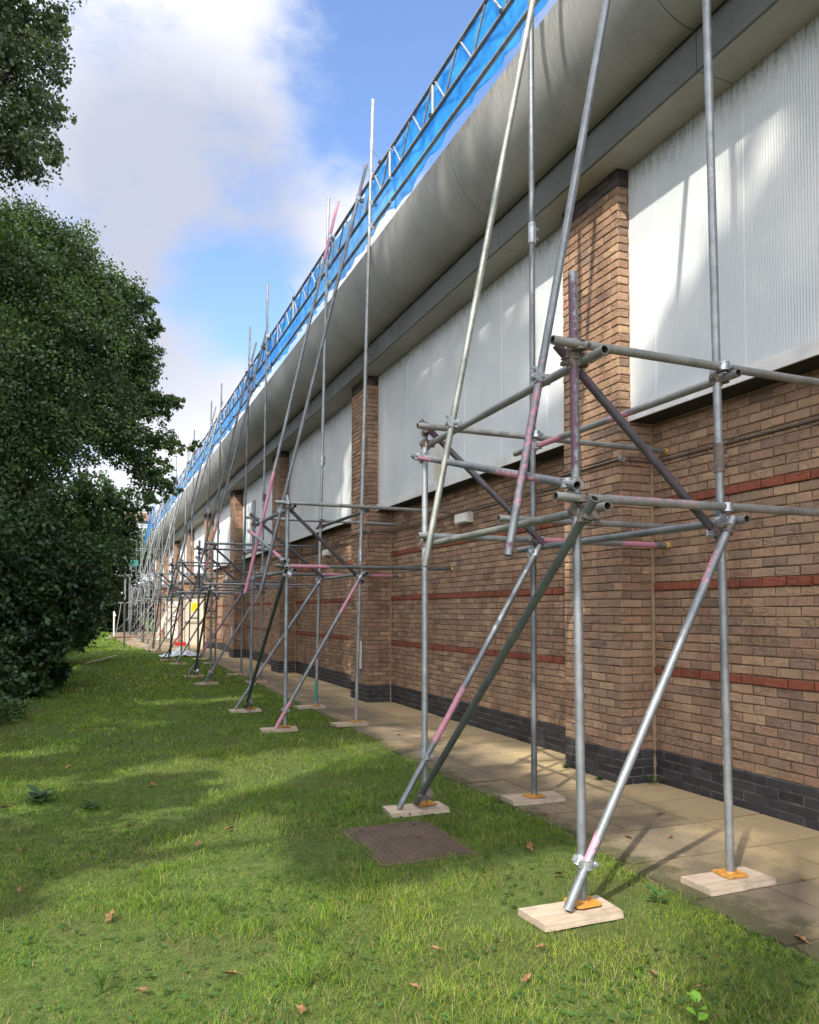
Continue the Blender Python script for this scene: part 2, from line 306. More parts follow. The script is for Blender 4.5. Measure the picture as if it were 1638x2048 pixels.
# ------------------------------------------------------------------ mesh helpers
class MB:
    def __init__(s): s.v = []; s.f = []; s.mi = []; s.col = []; s.paint = []; s.sm = []
    def add(s, verts, faces, mi=0, col=(1, 1, 1, 1), paint=None, smooth=False):
        o = len(s.v); s.v += [tuple(p) for p in verts]; s.f += [tuple(i+o for i in f) for f in faces]; s.mi += [mi]*len(faces); s.sm += [smooth]*len(faces)
        s.col += [col]*len(verts) if not isinstance(col, list) else col
        s.paint += (paint if paint is not None else [(0, 0, 0, 0)]*len(verts))
    def box(s, x0, y0, z0, x1, y1, z1, mi=0, col=(1, 1, 1, 1)):
        v = [(x, y, z) for z in (z0, z1) for y in (y0, y1) for x in (x0, x1)]
        s.add(v, [(0, 2, 3, 1), (4, 5, 7, 6), (0, 1, 5, 4), (2, 6, 7, 3), (0, 4, 6, 2), (1, 3, 7, 5)], mi, col)
    def obox(s, c, ax, ay, az, hx, hy, hz, mi=0, col=(1, 1, 1, 1)):
        c = Vector(c); v = [c+ax*hx*i+ay*hy*j+az*hz*k for k in (-1, 1) for j in (-1, 1) for i in (-1, 1)]
        s.add(v, [(0, 2, 3, 1), (4, 5, 7, 6), (0, 1, 5, 4), (2, 6, 7, 3), (0, 4, 6, 2), (1, 3, 7, 5)], mi, col)
    def cyl(s, p0, p1, r0, r1=None, n=12, mi=0, col=(1, 1, 1, 1), caps=True, smooth=True):
        p0, p1 = Vector(p0), Vector(p1); r1 = r0 if r1 is None else r1
        d = (p1-p0).normalized(); a = d.orthogonal().normalized(); b = d.cross(a)
        v = []
        for p, r in ((p0, r0), (p1, r1)):
            v += [p+(a*math.cos(t)+b*math.sin(t))*r for t in [2*math.pi*i/n for i in range(n)]]
        s.add(v, [(i, (i+1) % n, n+(i+1) % n, n+i) for i in range(n)], mi, col, smooth=smooth)
        if caps: s.add(v, [tuple(range(n-1, -1, -1)), tuple(range(n, 2*n))], mi, col)
    def path(s, pts, rad, n=8, mi=0, col=(1, 1, 1, 1)):
        pts = [Vector(p) for p in pts]; rings = []; a = None
        for i, p in enumerate(pts):
            d = (pts[min(i+1, len(pts)-1)]-pts[max(i-1, 0)]).normalized()
            if a is None: a = d.orthogonal().normalized()
            a = (a-d*a.dot(d)).normalized(); b = d.cross(a); r = rad[i] if isinstance(rad, (list, tuple)) else rad
            rings += [p+(a*math.cos(t)+b*math.sin(t))*r for t in [2*math.pi*k/n for k in range(n)]]
        m = len(pts); f = [(j*n+i, j*n+(i+1) % n, (j+1)*n+(i+1) % n, (j+1)*n+i) for j in range(m-1) for i in range(n)]
        s.add(rings, f, mi, col, smooth=True); s.add([rings[k] for k in range(n)]+[rings[(m-1)*n+k] for k in range(n)], [tuple(range(n-1, -1, -1)), tuple(range(n, 2*n))], mi, col)
    def build(s, name, mats, parent=None, loc=None):
        me = bpy.data.meshes.new(name); me.from_pydata(s.v, [], s.f)
        for m in (mats if isinstance(mats, (list, tuple)) else [mats]): me.materials.append(m)
        me.polygons.foreach_set('material_index', s.mi); me.polygons.foreach_set('use_smooth', s.sm)
        a = me.attributes.new('tint', 'FLOAT_COLOR', 'POINT'); a.data.foreach_set('color', np.array([c if len(c) == 4 else (*c, 1) for c in s.col], dtype=np.float32).ravel())
        if mats is not None and M.get('tube') in (mats if isinstance(mats, (list, tuple)) else [mats]):
            a = me.attributes.new('paint', 'FLOAT_COLOR', 'POINT'); a.data.foreach_set('color', np.array(s.paint, dtype=np.float32).ravel())
        me.update(); return link(name, me, parent, loc)
def link(name, me, parent=None, loc=None):
    o = bpy.data.objects.new(name, me); COL.objects.link(o)
    if parent is not None: o.parent = parent
    if loc is not None: o.location = loc
    return o
def np_mesh(name, V, F, mat, cols, parent=None, smooth=False):   # V (n,3) F list of (k,m) int arrays
    me = bpy.data.meshes.new(name); me.vertices.add(len(V)); me.vertices.foreach_set('co', V.astype(np.float32).ravel())
    loops = np.concatenate([f.ravel() for f in F]); tot = np.concatenate([np.full(len(f), f.shape[1]) for f in F])
    st = np.concatenate([[0], np.cumsum(tot)[:-1]])
    me.loops.add(len(loops)); me.loops.foreach_set('vertex_index', loops.astype(np.int32))
    me.polygons.add(len(tot)); me.polygons.foreach_set('loop_start', st.astype(np.int32)); me.polygons.foreach_set('loop_total', tot.astype(np.int32))
    me.materials.append(mat)
    a = me.attributes.new('tint', 'FLOAT_COLOR', 'POINT'); c = np.ones((len(V), 4), np.float32); c[:, :3] = cols; a.data.foreach_set('color', c.ravel())
    me.update(calc_edges=True); me.validate()
    return link(name, me, parent)
def thing(name, label, cat, loc=(0, 0, 0), group=None):
    o = bpy.data.objects.new(name, None); o.empty_display_size = .2; COL.objects.link(o); o.location = loc
    o['label'] = label; o['category'] = cat
    if group: o['group'] = group
    return o
def tag(o, label, cat, group=None):
    o['label'] = label; o['category'] = cat
    if group: o['group'] = group
    return o
def struct(o): o['kind'] = 'structure'; return o
def stuff(o, label=None, cat=None):
    o['kind'] = 'stuff'
    if label: o['label'] = label
    if cat: o['category'] = cat
    return o
def vnoise(x, y, seed=0):    # smooth value noise, numpy
    def h(i, j): 
        n = np.sin(i*127.1+j*311.7+seed*74.7)*43758.5453; return n-np.floor(n)
    xi, yi = np.floor(x), np.floor(y); fx, fy = x-xi, y-yi; fx = fx*fx*(3-2*fx); fy = fy*fy*(3-2*fy)
    return (h(xi, yi)*(1-fx)+h(xi+1, yi)*fx)*(1-fy)+(h(xi, yi+1)*(1-fx)+h(xi+1, yi+1)*fx)*fy

# ------------------------------------------------------------------ setting: ground, path
EDGE_Y = [-6, 2.5, 3.3, 5, 6.5, 10, 13, 16, 22, 26, 29, 31, 36, 45, 60, 90]
EDGE_X = [3.0, 3.0, 2.97, 3.12, 3.05, 3.2, 3.22, 3.25, 3.35, 3.5, 3.3, 2.3, 1.55, 1.25, 1.2, 1.2]
def edge_x(y): return np.interp(y, EDGE_Y, EDGE_X)
def ground_z(x, y):
    x = np.asarray(x, float); y = np.asarray(y, float)
    far = np.clip((y-24)/20, 0, 1)*np.clip((2.2-x)/2.5, 0, 1)*.10
    z = .018*(vnoise(x*1.1, y*1.1, 1)-.5)+.01*(vnoise(x*4, y*4, 2)-.5)+far
    k = np.clip((edge_x(y)-x)/.35, 0, 1)   # level with the slabs at the path's edge
    bank = np.clip((-1.2-x)/6, 0, 1)*.5
    return z*k+bank
def build_ground():
    xs = np.concatenate([[-300, -120, -60, -30], np.arange(-16, -3, .6), np.arange(-3, 3.6, .11), [4.2, 5, 8, 20, 60, 300]])
    ys = np.concatenate([[-120, -40, -15], np.arange(-6, 2, .8), np.arange(2, 16, .14), np.arange(16, 60, .6), [65, 80, 110, 160, 260, 600]])
    X, Y = np.meshgrid(xs, ys); Z = ground_z(X, Y); Z[(X > edge_x(Y)+.02)] = -.012; Z[X > 3.9] = -.03
    V = np.stack([X.ravel(), Y.ravel(), Z.ravel()], 1); nx, ny = len(xs), len(ys)
    i = (np.arange(ny-1)[:, None]*nx+np.arange(nx-1)[None]).ravel(); F = np.stack([i, i+1, i+1+nx, i+nx], 1)
    o = np_mesh('ground', V, [F], M['ground'], np.ones((len(V), 3))); o.data.polygons.foreach_set('use_smooth', [True]*len(F)); struct(o)
build_ground()
def build_path():
    b = MB(); r = random.Random(3)
    b.box(2.9, -6, -.05, 4.72, 62, -.004, 1, (.05, .045, .03, 1))
    rows = [3.895+.6*k for k in range(-16, 98)]
    for y0 in rows:
        y1 = y0+.6; xl = float(edge_x(y0+.3))
        cuts = [4.695, 4.08, 3.47]; x = 3.47
        if xl > 3.40: cuts = [4.695, 4.08, min(xl+.02, 3.9)]
        else:
            while x-.61 > xl: x -= .61; cuts.append(x)
            cuts.append(xl)
        for i in range(len(cuts)-1):
            x1, x0 = cuts[i], cuts[i+1]
            if x1-x0 < .05: continue
            k = r.uniform(.82, 1.15); warm = r.uniform(-.03, .03)
            col = ((.41+warm)*k, (.315+warm*.5)*k, .175*k, 1)
            g = .0095; dz = r.uniform(-.003, .003)+.012; xa = x0+g; ya = y0+g; xb = x1-g; yb = y1-g
            jit = [(r.uniform(-.004, .004)) for _ in range(4)]
            last = (i == len(cuts)-2)
            if last:   # ragged edge where the turf creeps over
                n = 6; top = [(xa-.03+r.uniform(-.035, .03), ya+(yb-ya)*t/n, dz) for t in range(n+1)]
                top = top+[(xb, yb, dz), (xb, ya, dz)]
            else: top = [(xa, ya, dz+jit[0]*.3), (xa, yb, dz+jit[1]*.3), (xb, yb, dz+jit[2]*.3), (xb, ya, dz+jit[3]*.3)]
            m = len(top); bot = [(p[0]-.003 if p[0] < (x0+x1)/2 else p[0]+.003, p[1], -.01) for p in top]
            b.add(top+bot, [tuple(range(m-1, -1, -1))]+[(q, (q+1) % m, m+(q+1) % m, m+q) for q in range(m)], 0, col)
    o = b.build('path', [M['pave'], M['mortar']]); struct(o)
build_path()

# ------------------------------------------------------------------ brick building
W = 4.7087; S1 = 5.7109; P = 6.75; PW = .887; ROWS = 45; BH = .075; TOPZ = 5.575
bt = thing('brick_building', 'long buff brick building with white cladding panels and a curved grey fascia', 'building', (W, 5, 0))
OFF = Vector((-W, -5, 0))
class PB(MB):   # mesh builder whose coordinates are relative to the building's empty
    def build(s, name, mats, parent=bt):
        s.v = [(x-W, y-5, z) for x, y, z in s.v] if parent is bt else s.v
        return MB.build(s, name, mats, parent)
def brick_col(r):
    t = r.random()
    base = [(0.325, 0.205, 0.128), (0.355, 0.232, 0.146), (0.29, 0.186, 0.122), (0.38, 0.248, 0.148), (0.245, 0.163, 0.116), (0.32, 0.192, 0.124)][r.choices(range(6), [5, 4, 4, 3, 2, 3])[0]]
    k = r.uniform(.85, 1.15); g = .33*base[0]+.5*base[1]+.17*base[2]; d = .06; return tuple(((1-d)*q+d*g)*k*1.03 for q in base)+(1,)
def lay(b, origin, u, n, length, rows, r, off=0., colf=None, mi=0, mats=None, skip=None, d0=0.010, endtrim=0):
    """lay stretcher bond bricks on a face: origin, u = direction along, n = outward normal"""
    o = Vector(origin); u = Vector(u); n = Vector(n); up = Vector((0, 0, 1))
    for row in rows:
        x = -(.1125 if row % 2 else 0)-off
        while x < length:
            a, c = max(x, 0), min(x+.215, length); x += .225
            if c-a < .02: continue
            z0 = row*BH+.004; z1 = z0+.066
            d = d0+r.uniform(-.0025, .003)
            if skip: 
                res = skip(row); 
                if res is None: continue
                col, extra, m_ = res
            else: col, extra, m_ = (colf or brick_col)(r), 0, mi
            d += extra; j = lambda s=.0034: r.uniform(-s, s)
            A = [(a+j(), z0+j()), (c+j(), z0+j()), (c+j(), z1+j()), (a+j(), z1+j())]; bv = .005
            ins = [(A[0][0]+bv, A[0][1]+bv), (A[1][0]-bv, A[1][1]+bv), (A[2][0]-bv, A[2][1]-bv), (A[3][0]+bv, A[3][1]-bv)]
            V = [o+u*p+up*q-n*.004 for p, q in A]+[o+u*p+up*q+n*(d-.005) for p, q in A]+[o+u*p+up*q+n*(d+j(.0015)) for p, q in ins]
            F = [(8, 9, 10, 11)]
            for i in range(4): k = (i+1) % 4; F += [(i, k, 4+k, 4+i), (4+i, 4+k, 8+k, 8+i)]
            b.add(V, F, m_, col)
def red_col(r): k = r.uniform(.85, 1.12); return (.255*k, .082*k, .050*k, 1)
def pl_col(r): k = r.uniform(.7, 1.35); return (.034*k, .031*k, .034*k, 1)
def pillar_d(k): return .363 if k <= 0 else .4311
def build_building():
    r = random.Random(11)
    for k in range(-1, 9):
        y_p = S1+P*k; D = pillar_d(k); px = W-D
        # the pillar
        b = PB(); rows = range(4, 72)
        lay(b, (px, y_p, 0), (0, 1, 0), (-1, 0, 0), PW, rows, r, 0)
        lay(b, (px, y_p, 0), (1, 0, 0), (0, -1, 0), D-.03, rows, r, .1125)
        lay(b, (px, y_p+PW, 0), (1, 0, 0), (0, 1, 0), D-.03, rows, r, .1125)
        shade_grime = lambda q: (lambda k_: (.075*k_, .066*k_, .062*k_, 1))(q.uniform(.7, 1.2))  # top courses coloured dark for the shade under the soffit plus some dirt
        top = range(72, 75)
        lay(b, (px, y_p, 0), (0, 1, 0), (-1, 0, 0), PW, top, r, 0, shade_grime); lay(b, (px, y_p, 0), (1, 0, 0), (0, -1, 0), D-.03, top, r, .1125, shade_grime); lay(b, (px, y_p+PW, 0), (1, 0, 0), (0, 1, 0), D-.03, top, r, .1125, shade_grime)
        b.box(px, y_p, 0, W+.05, y_p+PW, TOPZ-.002, 1)
        b.box(px-.006, y_p-.006, TOPZ-.04, W, y_p+PW+.006, TOPZ-.003, 2)
        po = b.build('pillar', [M['brick'], M['mortar'], M['dark']])
        b = PB(); rows = range(0, 4)
        lay(b, (px-.004, y_p-.004, 0), (0, 1, 0), (-1, 0, 0), PW+.008, rows, r, 0, pl_col)
        lay(b, (px-.004, y_p-.004, 0), (1, 0, 0), (0, -1, 0), D-.01, rows, r, .1125, pl_col)
        lay(b, (px-.004, y_p+PW+.004, 0), (1, 0, 0), (0, 1, 0), D-.01, rows, r, .1125, pl_col)
        b.box(px-.004, y_p-.004, -.05, W+.02, y_p+PW+.004, .299, 1)
        b.v = [(x-W, y-5, z) for x, y, z in b.v]; q = MB.build(b, 'plinth', [M['plinth'], M['mortar_grey']], po)
        b = MB(); b.box(W-.034, y_p-.016, .02, W-.004, y_p+.004, 5.0, 0); b.v = [(x-W, y-5, z) for x, y, z in b.v]; b.build('movement_joint', M['joint'], po)
        # the bay of wall beyond it
        y0, y1 = y_p+PW, y_p+P; L = y1-y0; b = PB(); bands = {13, 23, 33}
        lobby = k in (4, 5)
        lay(b, (W, y0, 0), (0, 1, 0), (-1, 0, 0), L-.02, [q for q in range(4, ROWS+2) if q not in bands], r)
        b.box(W, y0-.2, 0, W+.2, y1+.2, 6.0, 1)
        wo = b.build('wall', [M['brick'], M['mortar']])
        b = PB(); lay(b, (W-.004, y0, 0), (0, 1, 0), (-1, 0, 0), L-.01, range(0, 4), r, 0, pl_col)
        b.box(W-.004, y0, -.05, W, y1, .298, 1); b.build('plinth', [M['plinth'], M['mortar_grey']])
        for q in sorted(bands):
            b = PB(); lay(b, (W, y0, 0), (0, 1, 0), (-1, 0, 0), L-.02, [q], r, 0, red_col, d0=.022); b.build('string_course', [M['brick']])
        # cladding panel in front of the upper wall
        pa = 4.46 if k <= 0 else (4.50 if k == 1 else 4.545)
        ya, yb = (y0, y1) if k >= 0 else (y0, y1)
        b = PB(); step = .0125; n = int((yb-ya)/step); V = []; seam = {0, 9, 10}
        for i in range(n+1):
            y = ya+i*(yb-ya)/n; dpt = 0 if (y-ya < .09 or yb-y < .09) else (.0022 if i % 2 else 0)
            if abs(((y-ya) % 1.0)-.5) < .006: dpt = -.006
            V += [(pa-dpt, y, 3.36), (pa-dpt, y, TOPZ)]
        b.add(V, [(2*i+2, 2*i, 2*i+1, 2*i+3) for i in range(n)], 0)
        b.box(pa+.02, ya, 3.362, pa+.06, yb, TOPZ, 0)
        b.build('cladding_panel', M['clad'])
        b = PB(); b.box(pa-.030, ya-.012, 3.25, pa-.012, yb+.0, 3.335, 0); b.box(pa-.012, ya-.012, 3.25, W, yb, 3.256, 1); b.box(pa-.028, ya-.012, 3.336, pa+.03, yb, 3.358, 0)
        b.build('panel_sill', [M['trim'], M['dark']])
        # cable conduit with its boxes, running round the pillar
        b = PB(); zc = 2.90; x0 = W-.022; xp = px-.024
        b.path([(xp, y_p-.02, zc), (xp, y_p+PW+.02, zc)], .011); b.path([(xp, y_p-.02, zc), (x0, y_p-.022, zc)], .011)
        b.path([(xp, y_p+PW+.02, zc), (x0, y_p+PW+.022, zc)], .011); b.path([(x0, y_p+PW+.02, zc), (x0, y1-.02, zc-.01)], .011)
        for t in range(1, 6): yy = y0+L*t/6; b.box(x0-.018, yy-.012, zc-.02, x0+.02, yy+.012, zc+.02)
        co = b.build('conduit', M['conduit'])
        b = MB(); b.cyl((xp+.012, y_p-.03, zc), (xp+.012, y_p-.065, zc), .03, n=18); b.v = [(x-W, y-5, z) for x, y, z in b.v]; b.build('junction_box', M['greyplastic'], co)
        if 0 <= k < 4:
            yl = y0+L*.50
            b = PB(); b.box(W-.085, yl-.20, 2.74, W-.012, yl+.20, 2.88); lb = b.build('wall_light', M['lamp'])
            b = MB(); b.box(W-.115, yl-.17, 2.755, W-.087, yl+.17, 2.865); b.v = [(x-W, y-5, z) for x, y, z in b.v]; b.build('diffuser', M['doorwhite'], lb)
        if k in (1, 3):
            b = PB(); b.box(px-.032, y_p+.27, .56, px-.012, y_p+.37, 1.03)
            for zz in (.60, .79, .99): b.cyl((px-.036, y_p+.32, zz), (px-.03, y_p+.32, zz), .008, n=8, mi=1)
            b.build('cover_strip', [M['whitepost'], M['greyplastic']])
    # soffit, deep board and curved fascia, made in lengths with open joints
    prof = [(4.085, 5.875), (4.03, 5.865), (3.97, 5.875), (3.90, 5.90), (3.82, 5.94), (3.74, 6.0), (3.67, 6.08), (3.61, 6.17), (3.56, 6.27), (3.52, 6.38), (3.495, 6.49), (3.485, 6.60)]
    joints = [4.43+3.05*q for q in range(-3, 19)]
    for i in range(len(joints)-1):
        y0, y1 = joints[i]+.004, joints[i+1]-.004
        b = PB(); b.box(4.12, y0, 5.56, W+.1, y1, TOPZ+.004+.02, 0)
        b.build('soffit', M['soffit'])
        b = PB(); b.box(4.095, y0, 5.562, 4.118, y1, 5.90, 0); b.build('fascia_board', M['board'])
        b = PB(); inn = [(x+.02, z+.012) for x, z in prof]; V = [(x, y, z) for y in (y0, y1) for x, z in prof]; m = len(prof)
        b.add(V, [(j, j+1, m+j+1, m+j) for j in range(m-1)], 0, smooth=True)
        V2 = [(x, y, z) for y in (y0, y1) for x, z in inn]; b.add(V2, [(j+1, j, m+j, m+j+1) for j in range(m-1)], 0, smooth=True)
        b.add([(prof[-1][0], y0, 6.6), (prof[-1][0], y1, 6.6), (prof[-1][0]+.05, y1, 6.615), (prof[-1][0]+.05, y0, 6.615)], [(0, 1, 2, 3)], 0)
        for y in (y0, y1): b.add([(x, y, z) for x, z in prof]+[(x, y, z) for x, z in inn], [(j, m+j, m+j+1, j+1) for j in range(m-1)], 0)
        b.build('curved_fascia', M['fascia'])
    b = PB(); b.add([(3.53, -4.8, 6.60), (3.53, 59.3, 6.60), (9, 59.3, 7.4), (9, -4.8, 7.4)], [(0, 1, 2, 3)], 0)
    b.box(4.14, -4.8, 5.60, 4.16, 59.3, 6.62, 1); b.box(W+.02, 59.2, 0, 12, 59.4, 7.3, 1); b.box(W+.02, -4.9, 0, 12, -4.7, 7.3, 1)
    b.build('roof', [M['roof'], M['brick']])
    # two brick lobbies that stand out from the far bays, each with a door on its near side
    for (yl, x0, dm) in ((37.0, 3.72, 'door'), (46.0, 3.65, 'doorwhite')):
        b = PB(); dx0, dx1 = x0+.10, x0+.96
        lay(b, (x0, yl, 0), (0, 1, 0), (-1, 0, 0), 1.4, range(0, 38), r)
        lay(b, (x0, yl, 0), (1, 0, 0), (0, -1, 0), .09, range(0, 38), r)
        lay(b, (x0+.09, yl, 0), (1, 0, 0), (0, -1, 0), W-x0-.10, range(30, 38), r)
        b.box(x0, yl, 0, dx0-.01, yl+1.4, 2.85, 1); b.box(dx0-.01, yl, 2.24, W, yl+1.4, 2.851, 1); b.box(dx0-.01, yl+.1, 0, W, yl+1.4, 2.238, 1)
        b.box(x0-.08, yl-.08, 2.853, W, yl+1.45, 2.95, 2)
        lo = b.build('lobby', [M['brick'], M['mortar'], M['board']])
        def sub(mb, name, mats, par): mb.v = [(x-W, y-5, z) for x, y, z in mb.v]; return mb.build(name, mats, par)
        b = MB(); b.box(dx0, yl+.03, .02, dx1, yl+.075, 2.21); b.box(dx0-.012, yl-.01, 0, dx0+.03, yl+.028, 2.235); b.box(dx1-.03, yl-.01, 0, dx1+.012, yl+.028, 2.235); b.box(dx0+.031, yl-.01, 2.18, dx1-.031, yl+.028, 2.234)
        do = sub(b, 'door', M[dm], lo)
        b = MB(); b.cyl((dx0+.05, yl-.03, 1.08), (dx1-.05, yl-.03, 1.08), .022, n=10); b.box(dx0+.04, yl-.03, 1.04, dx0+.1, yl+.03, 1.12); b.box(dx1-.1, yl-.03, 1.04, dx1-.04, yl+.03, 1.12)
        sub(b, 'push_bar', M['steel'], lo)
        b = MB(); b.box(dx0+.30, yl+.020, 1.20, dx0+.62, yl+.029, 1.29, 0); b.box(dx0+.33, yl+.016, 1.235, dx0+.59, yl+.019, 1.255, 1)
        sub(b, 'push_label', [M['greensign'], M['doorwhite']], lo)
        if dm == 'door':
            b = MB(); b.box(dx0+.33, yl+.020, 1.55, dx0+.60, yl+.028, 1.93, 0)
            for q, (a, c, hh) in enumerate(((.06, .21, .012), (.05, .22, .02), (.04, .20, .012), (.05, .21, .012))): b.box(dx0+.33+a, yl+.016, 1.85-q*.075, dx0+.33+c, yl+.019, 1.85-q*.075+hh, 1)
            sub(b, 'yellow_notice', [M['yellowsign'], M['black']], lo)
        else:
            b = MB()
            for (cx, cz, rr) in ((.45, .85, .14), (.60, .60, .12), (.42, .45, .15), (.62, .95, .08), (.5, 1.55, .13), (.40, .25, .1)):
                pts = [(dx0+cx+rr*math.cos(t)*(.7+.3*math.sin(3*t)), yl+.026, cz+rr*math.sin(t)) for t in [i*.5 for i in range(11)]]
                b.path(pts, .012, 5)
            sub(b, 'scrawl', M['graf'], lo)
build_building()

# ------------------------------------------------------------------ scaffolding
R0 = .02415
PINK = (0.50, 0.215, 0.285); PURP = (0.10, 0.045, 0.075); TEAL = (0.03, 0.24, 0.24); GREEN = (0.045, 0.06, 0.045)
TONES = [(1, 1, 1, 1), (.8, .82, .84, 1), (1.2, 1.2, 1.18, 1), (.62, .64, .66, 1), (1.05, 1.02, .95, 1), (.5, .53, .52, 1)]
def tube(name, p0, p1, parent, origin, paint=(), tone=None, cap=False, n=14):
    """one hollow scaffold tube; paint = [(from, to, colour, cover)] in fractions of its length"""
    p0, p1 = Vector(p0)-origin, Vector(p1)-origin; d = p1-p0; L = d.length; d.normalize(); a = d.orthogonal().normalized(); b_ = d.cross(a)
    m = max(2, int(L/.07)) if paint else 2; b = MB(); V = []; PC = []
    tone = tone or random.choice(TONES); ph = random.uniform(0, 6.28)
    for i in range(m):
        t = i/(m-1); pc = (0, 0, 0, 0)
        for (t0, t1, c, cov) in paint:
            e = min(t-t0, t1-t)*L/.08
            if e > -1: pc = (*c, max(0, min(1, .5+e*.5))*cov)
        for k in range(n):
            an = 2*math.pi*k/n; V.append(p0+d*(L*t)+(a*math.cos(an)+b_*math.sin(an))*R0)
            PC.append((pc[0], pc[1], pc[2], pc[3]*((.80+.34*math.cos(an-ph)) if pc[3] < 1 else 1)))
    b.add(V, [(j*n+i, j*n+(i+1) % n, (j+1)*n+(i+1) % n, (j+1)*n+i) for j in range(m-1) for i in range(n)], 0, tone, PC, True)
    ri = R0-.0042
    for e, (pp, sg) in enumerate(((p0, 1), (p1, -1))):
        q = [pp+(a*math.cos(2*math.pi*k/n)+b_*math.sin(2*math.pi*k/n))*r for r in (R0, ri) for k in range(n)]
        q += [pp+d*sg*.16+(a*math.cos(2*math.pi*k/n)+b_*math.sin(2*math.pi*k/n))*ri for k in range(n)]
        F = [(i, (i+1) % n, n+(i+1) % n, n+i) for i in range(n)]; G = [(n+i, n+(i+1) % n, 2*n+(i+1) % n, 2*n+i) for i in range(n)]+[tuple(range(2*n, 3*n))]
        if e == 0: F = [f[::-1] for f in F]; 
        b.add(q, F, 0, (.9, .85, .8, 1)); b.add(q, G, 1)
    o = b.build(name, [M['tube'], M['tubein']], parent)
    if cap:
        c = MB(); c.cyl(p1-d*.012, p1+d*.012, R0+.003, n=n); c.build('end_cap', M['yellow'], o)
    return o
def coupler(pos, d1, d2, parent, origin, off=None, old=False, near=True):
    """two hinged bands, a body between them and two flap bolts with nuts"""
    pos = Vector(pos)-origin; d1 = Vector(d1).normalized(); d2 = Vector(d2).normalized()
    nrm = d1.cross(d2); nrm = nrm.normalized() if nrm.length > .05 else d1.orthogonal().normalized()
    b = MB(); n = 12 if near else 8
    for (c, d, other) in ((pos-nrm*.027, d1, d2), (pos+nrm*.027, d2, d1)):
        b.cyl(c-d*.022, c+d*.022, .031, n=n, caps=True)
        b.cyl(c-d*.024, c-d*.019, .0345, n=n); b.cyl(c+d*.019, c+d*.024, .0345, n=n)
        side = d.cross(nrm).normalized()
        b.obox(c+side*.034, d, side, nrm, .013, .008, .024)
        b.obox(c-side*.034, d, side, nrm, .016, .007, .014)
        b.cyl(c+side*.040-nrm*.030, c+side*.040+nrm*.045, .0065, n=6, smooth=False)
        b.cyl(c+side*.040+nrm*.018, c+side*.040+nrm*.034, .0135, n=6, smooth=False)
    b.obox(pos, d1, nrm, d1.cross(nrm), .02, .012, .02)
    return b.build('coupler', M['coupler_old'] if old else M['coupler'], parent)
def sleeve(pos, d, parent, origin):
    pos = Vector(pos)-origin; d = Vector(d).normalized(); s = Vector((.5, -.85, 0)).normalized()
    b = MB(); b.cyl(pos-d*.08, pos+d*.08, .0305, n=14); b.cyl(pos-d*.083, pos-d*.078, .032, n=14); b.cyl(pos+d*.078, pos+d*.083, .032, n=14)
    q = d.cross(s).normalized()
    b.obox(pos+q*.036, d, q, s, .075, .010, .014)
    for t in (-.04, .04):
        b.cyl(pos+q*.042+d*t-s*.03, pos+q*.042+d*t+s*.035, .0065, n=6, smooth=False); b.cyl(pos+q*.042+d*t+s*.016, pos+q*.042+d*t+s*.030, .0135, n=6, smooth=False)
    b.build('sleeve_coupler', M['coupler_old'] if random.random() < .5 else M['coupler'], parent)
def base_plate(x, y, z, parent, origin, rot):
    b = MB(); p = Vector((x, y, z))-origin; ax = Vector((math.cos(rot), math.sin(rot), 0)); ay = Vector((-ax.y, ax.x, 0)); az = Vector((0, 0, 1))
    h = .075; c = .018; pts = [(h-c, h), (h, h-c), (h, -h+c), (h-c, -h), (-h+c, -h), (-h, -h+c), (-h, h-c), (-h+c, h)]
    V = [p+ax*u+ay*v+az*w for w in (0, .006) for u, v in pts]
    b.add(V, [tuple(range(7, -1, -1)), tuple(range(8, 16))][::-1]+[(i, (i+1) % 8, 8+(i+1) % 8, 8+i) for i in range(8)], 0)
    b.cyl(p+az*.0065, p+az*.016, .030, .027, n=12); b.build('base_plate', M['plate'], parent)
def sole_board(x, y, z, rot, label, w=.232, l=.47, h=.038, old=False):
    r = random.Random(int(x*1000+y*77)); b = MB(); nx = 7
    V = []; F = []
    for i in range(nx+1):
        u = -l/2+l*i/nx; e = .010*r.uniform(-1, 1) if i in (0, nx) else 0
        for (v, q) in ((-w/2, 0), (-w/2+.006, h), (w/2-.006, h+r.uniform(-.002, .002)), (w/2, 0)): V.append((u+e*(1 if v > 0 else -1)+(.006 if q == 0 else 0), v+r.uniform(-.002, .002), q))
    for i in range(nx):
        for k in range(3): F.append((i*4+k, i*4+k+1, (i+1)*4+k+1, (i+1)*4+k))
        F.append((i*4+3, i*4, (i+1)*4, (i+1)*4+3))
    F += [(0, 3, 2, 1), (nx*4, nx*4+1, nx*4+2, nx*4+3)]
    b.add(V, [f[::-1] for f in F], 0); o = b.build('sole_board', M['timber_old'] if old else M['timber'])
    o.location = (x, y, z); o.rotation_euler = (0, 0, rot)
    return tag(o, label, 'timber board', 'timber boards under the scaffold poles')
ORD = ['nearest', 'second', 'third', 'fourth', 'fifth', 'sixth', 'seventh', 'eighth']
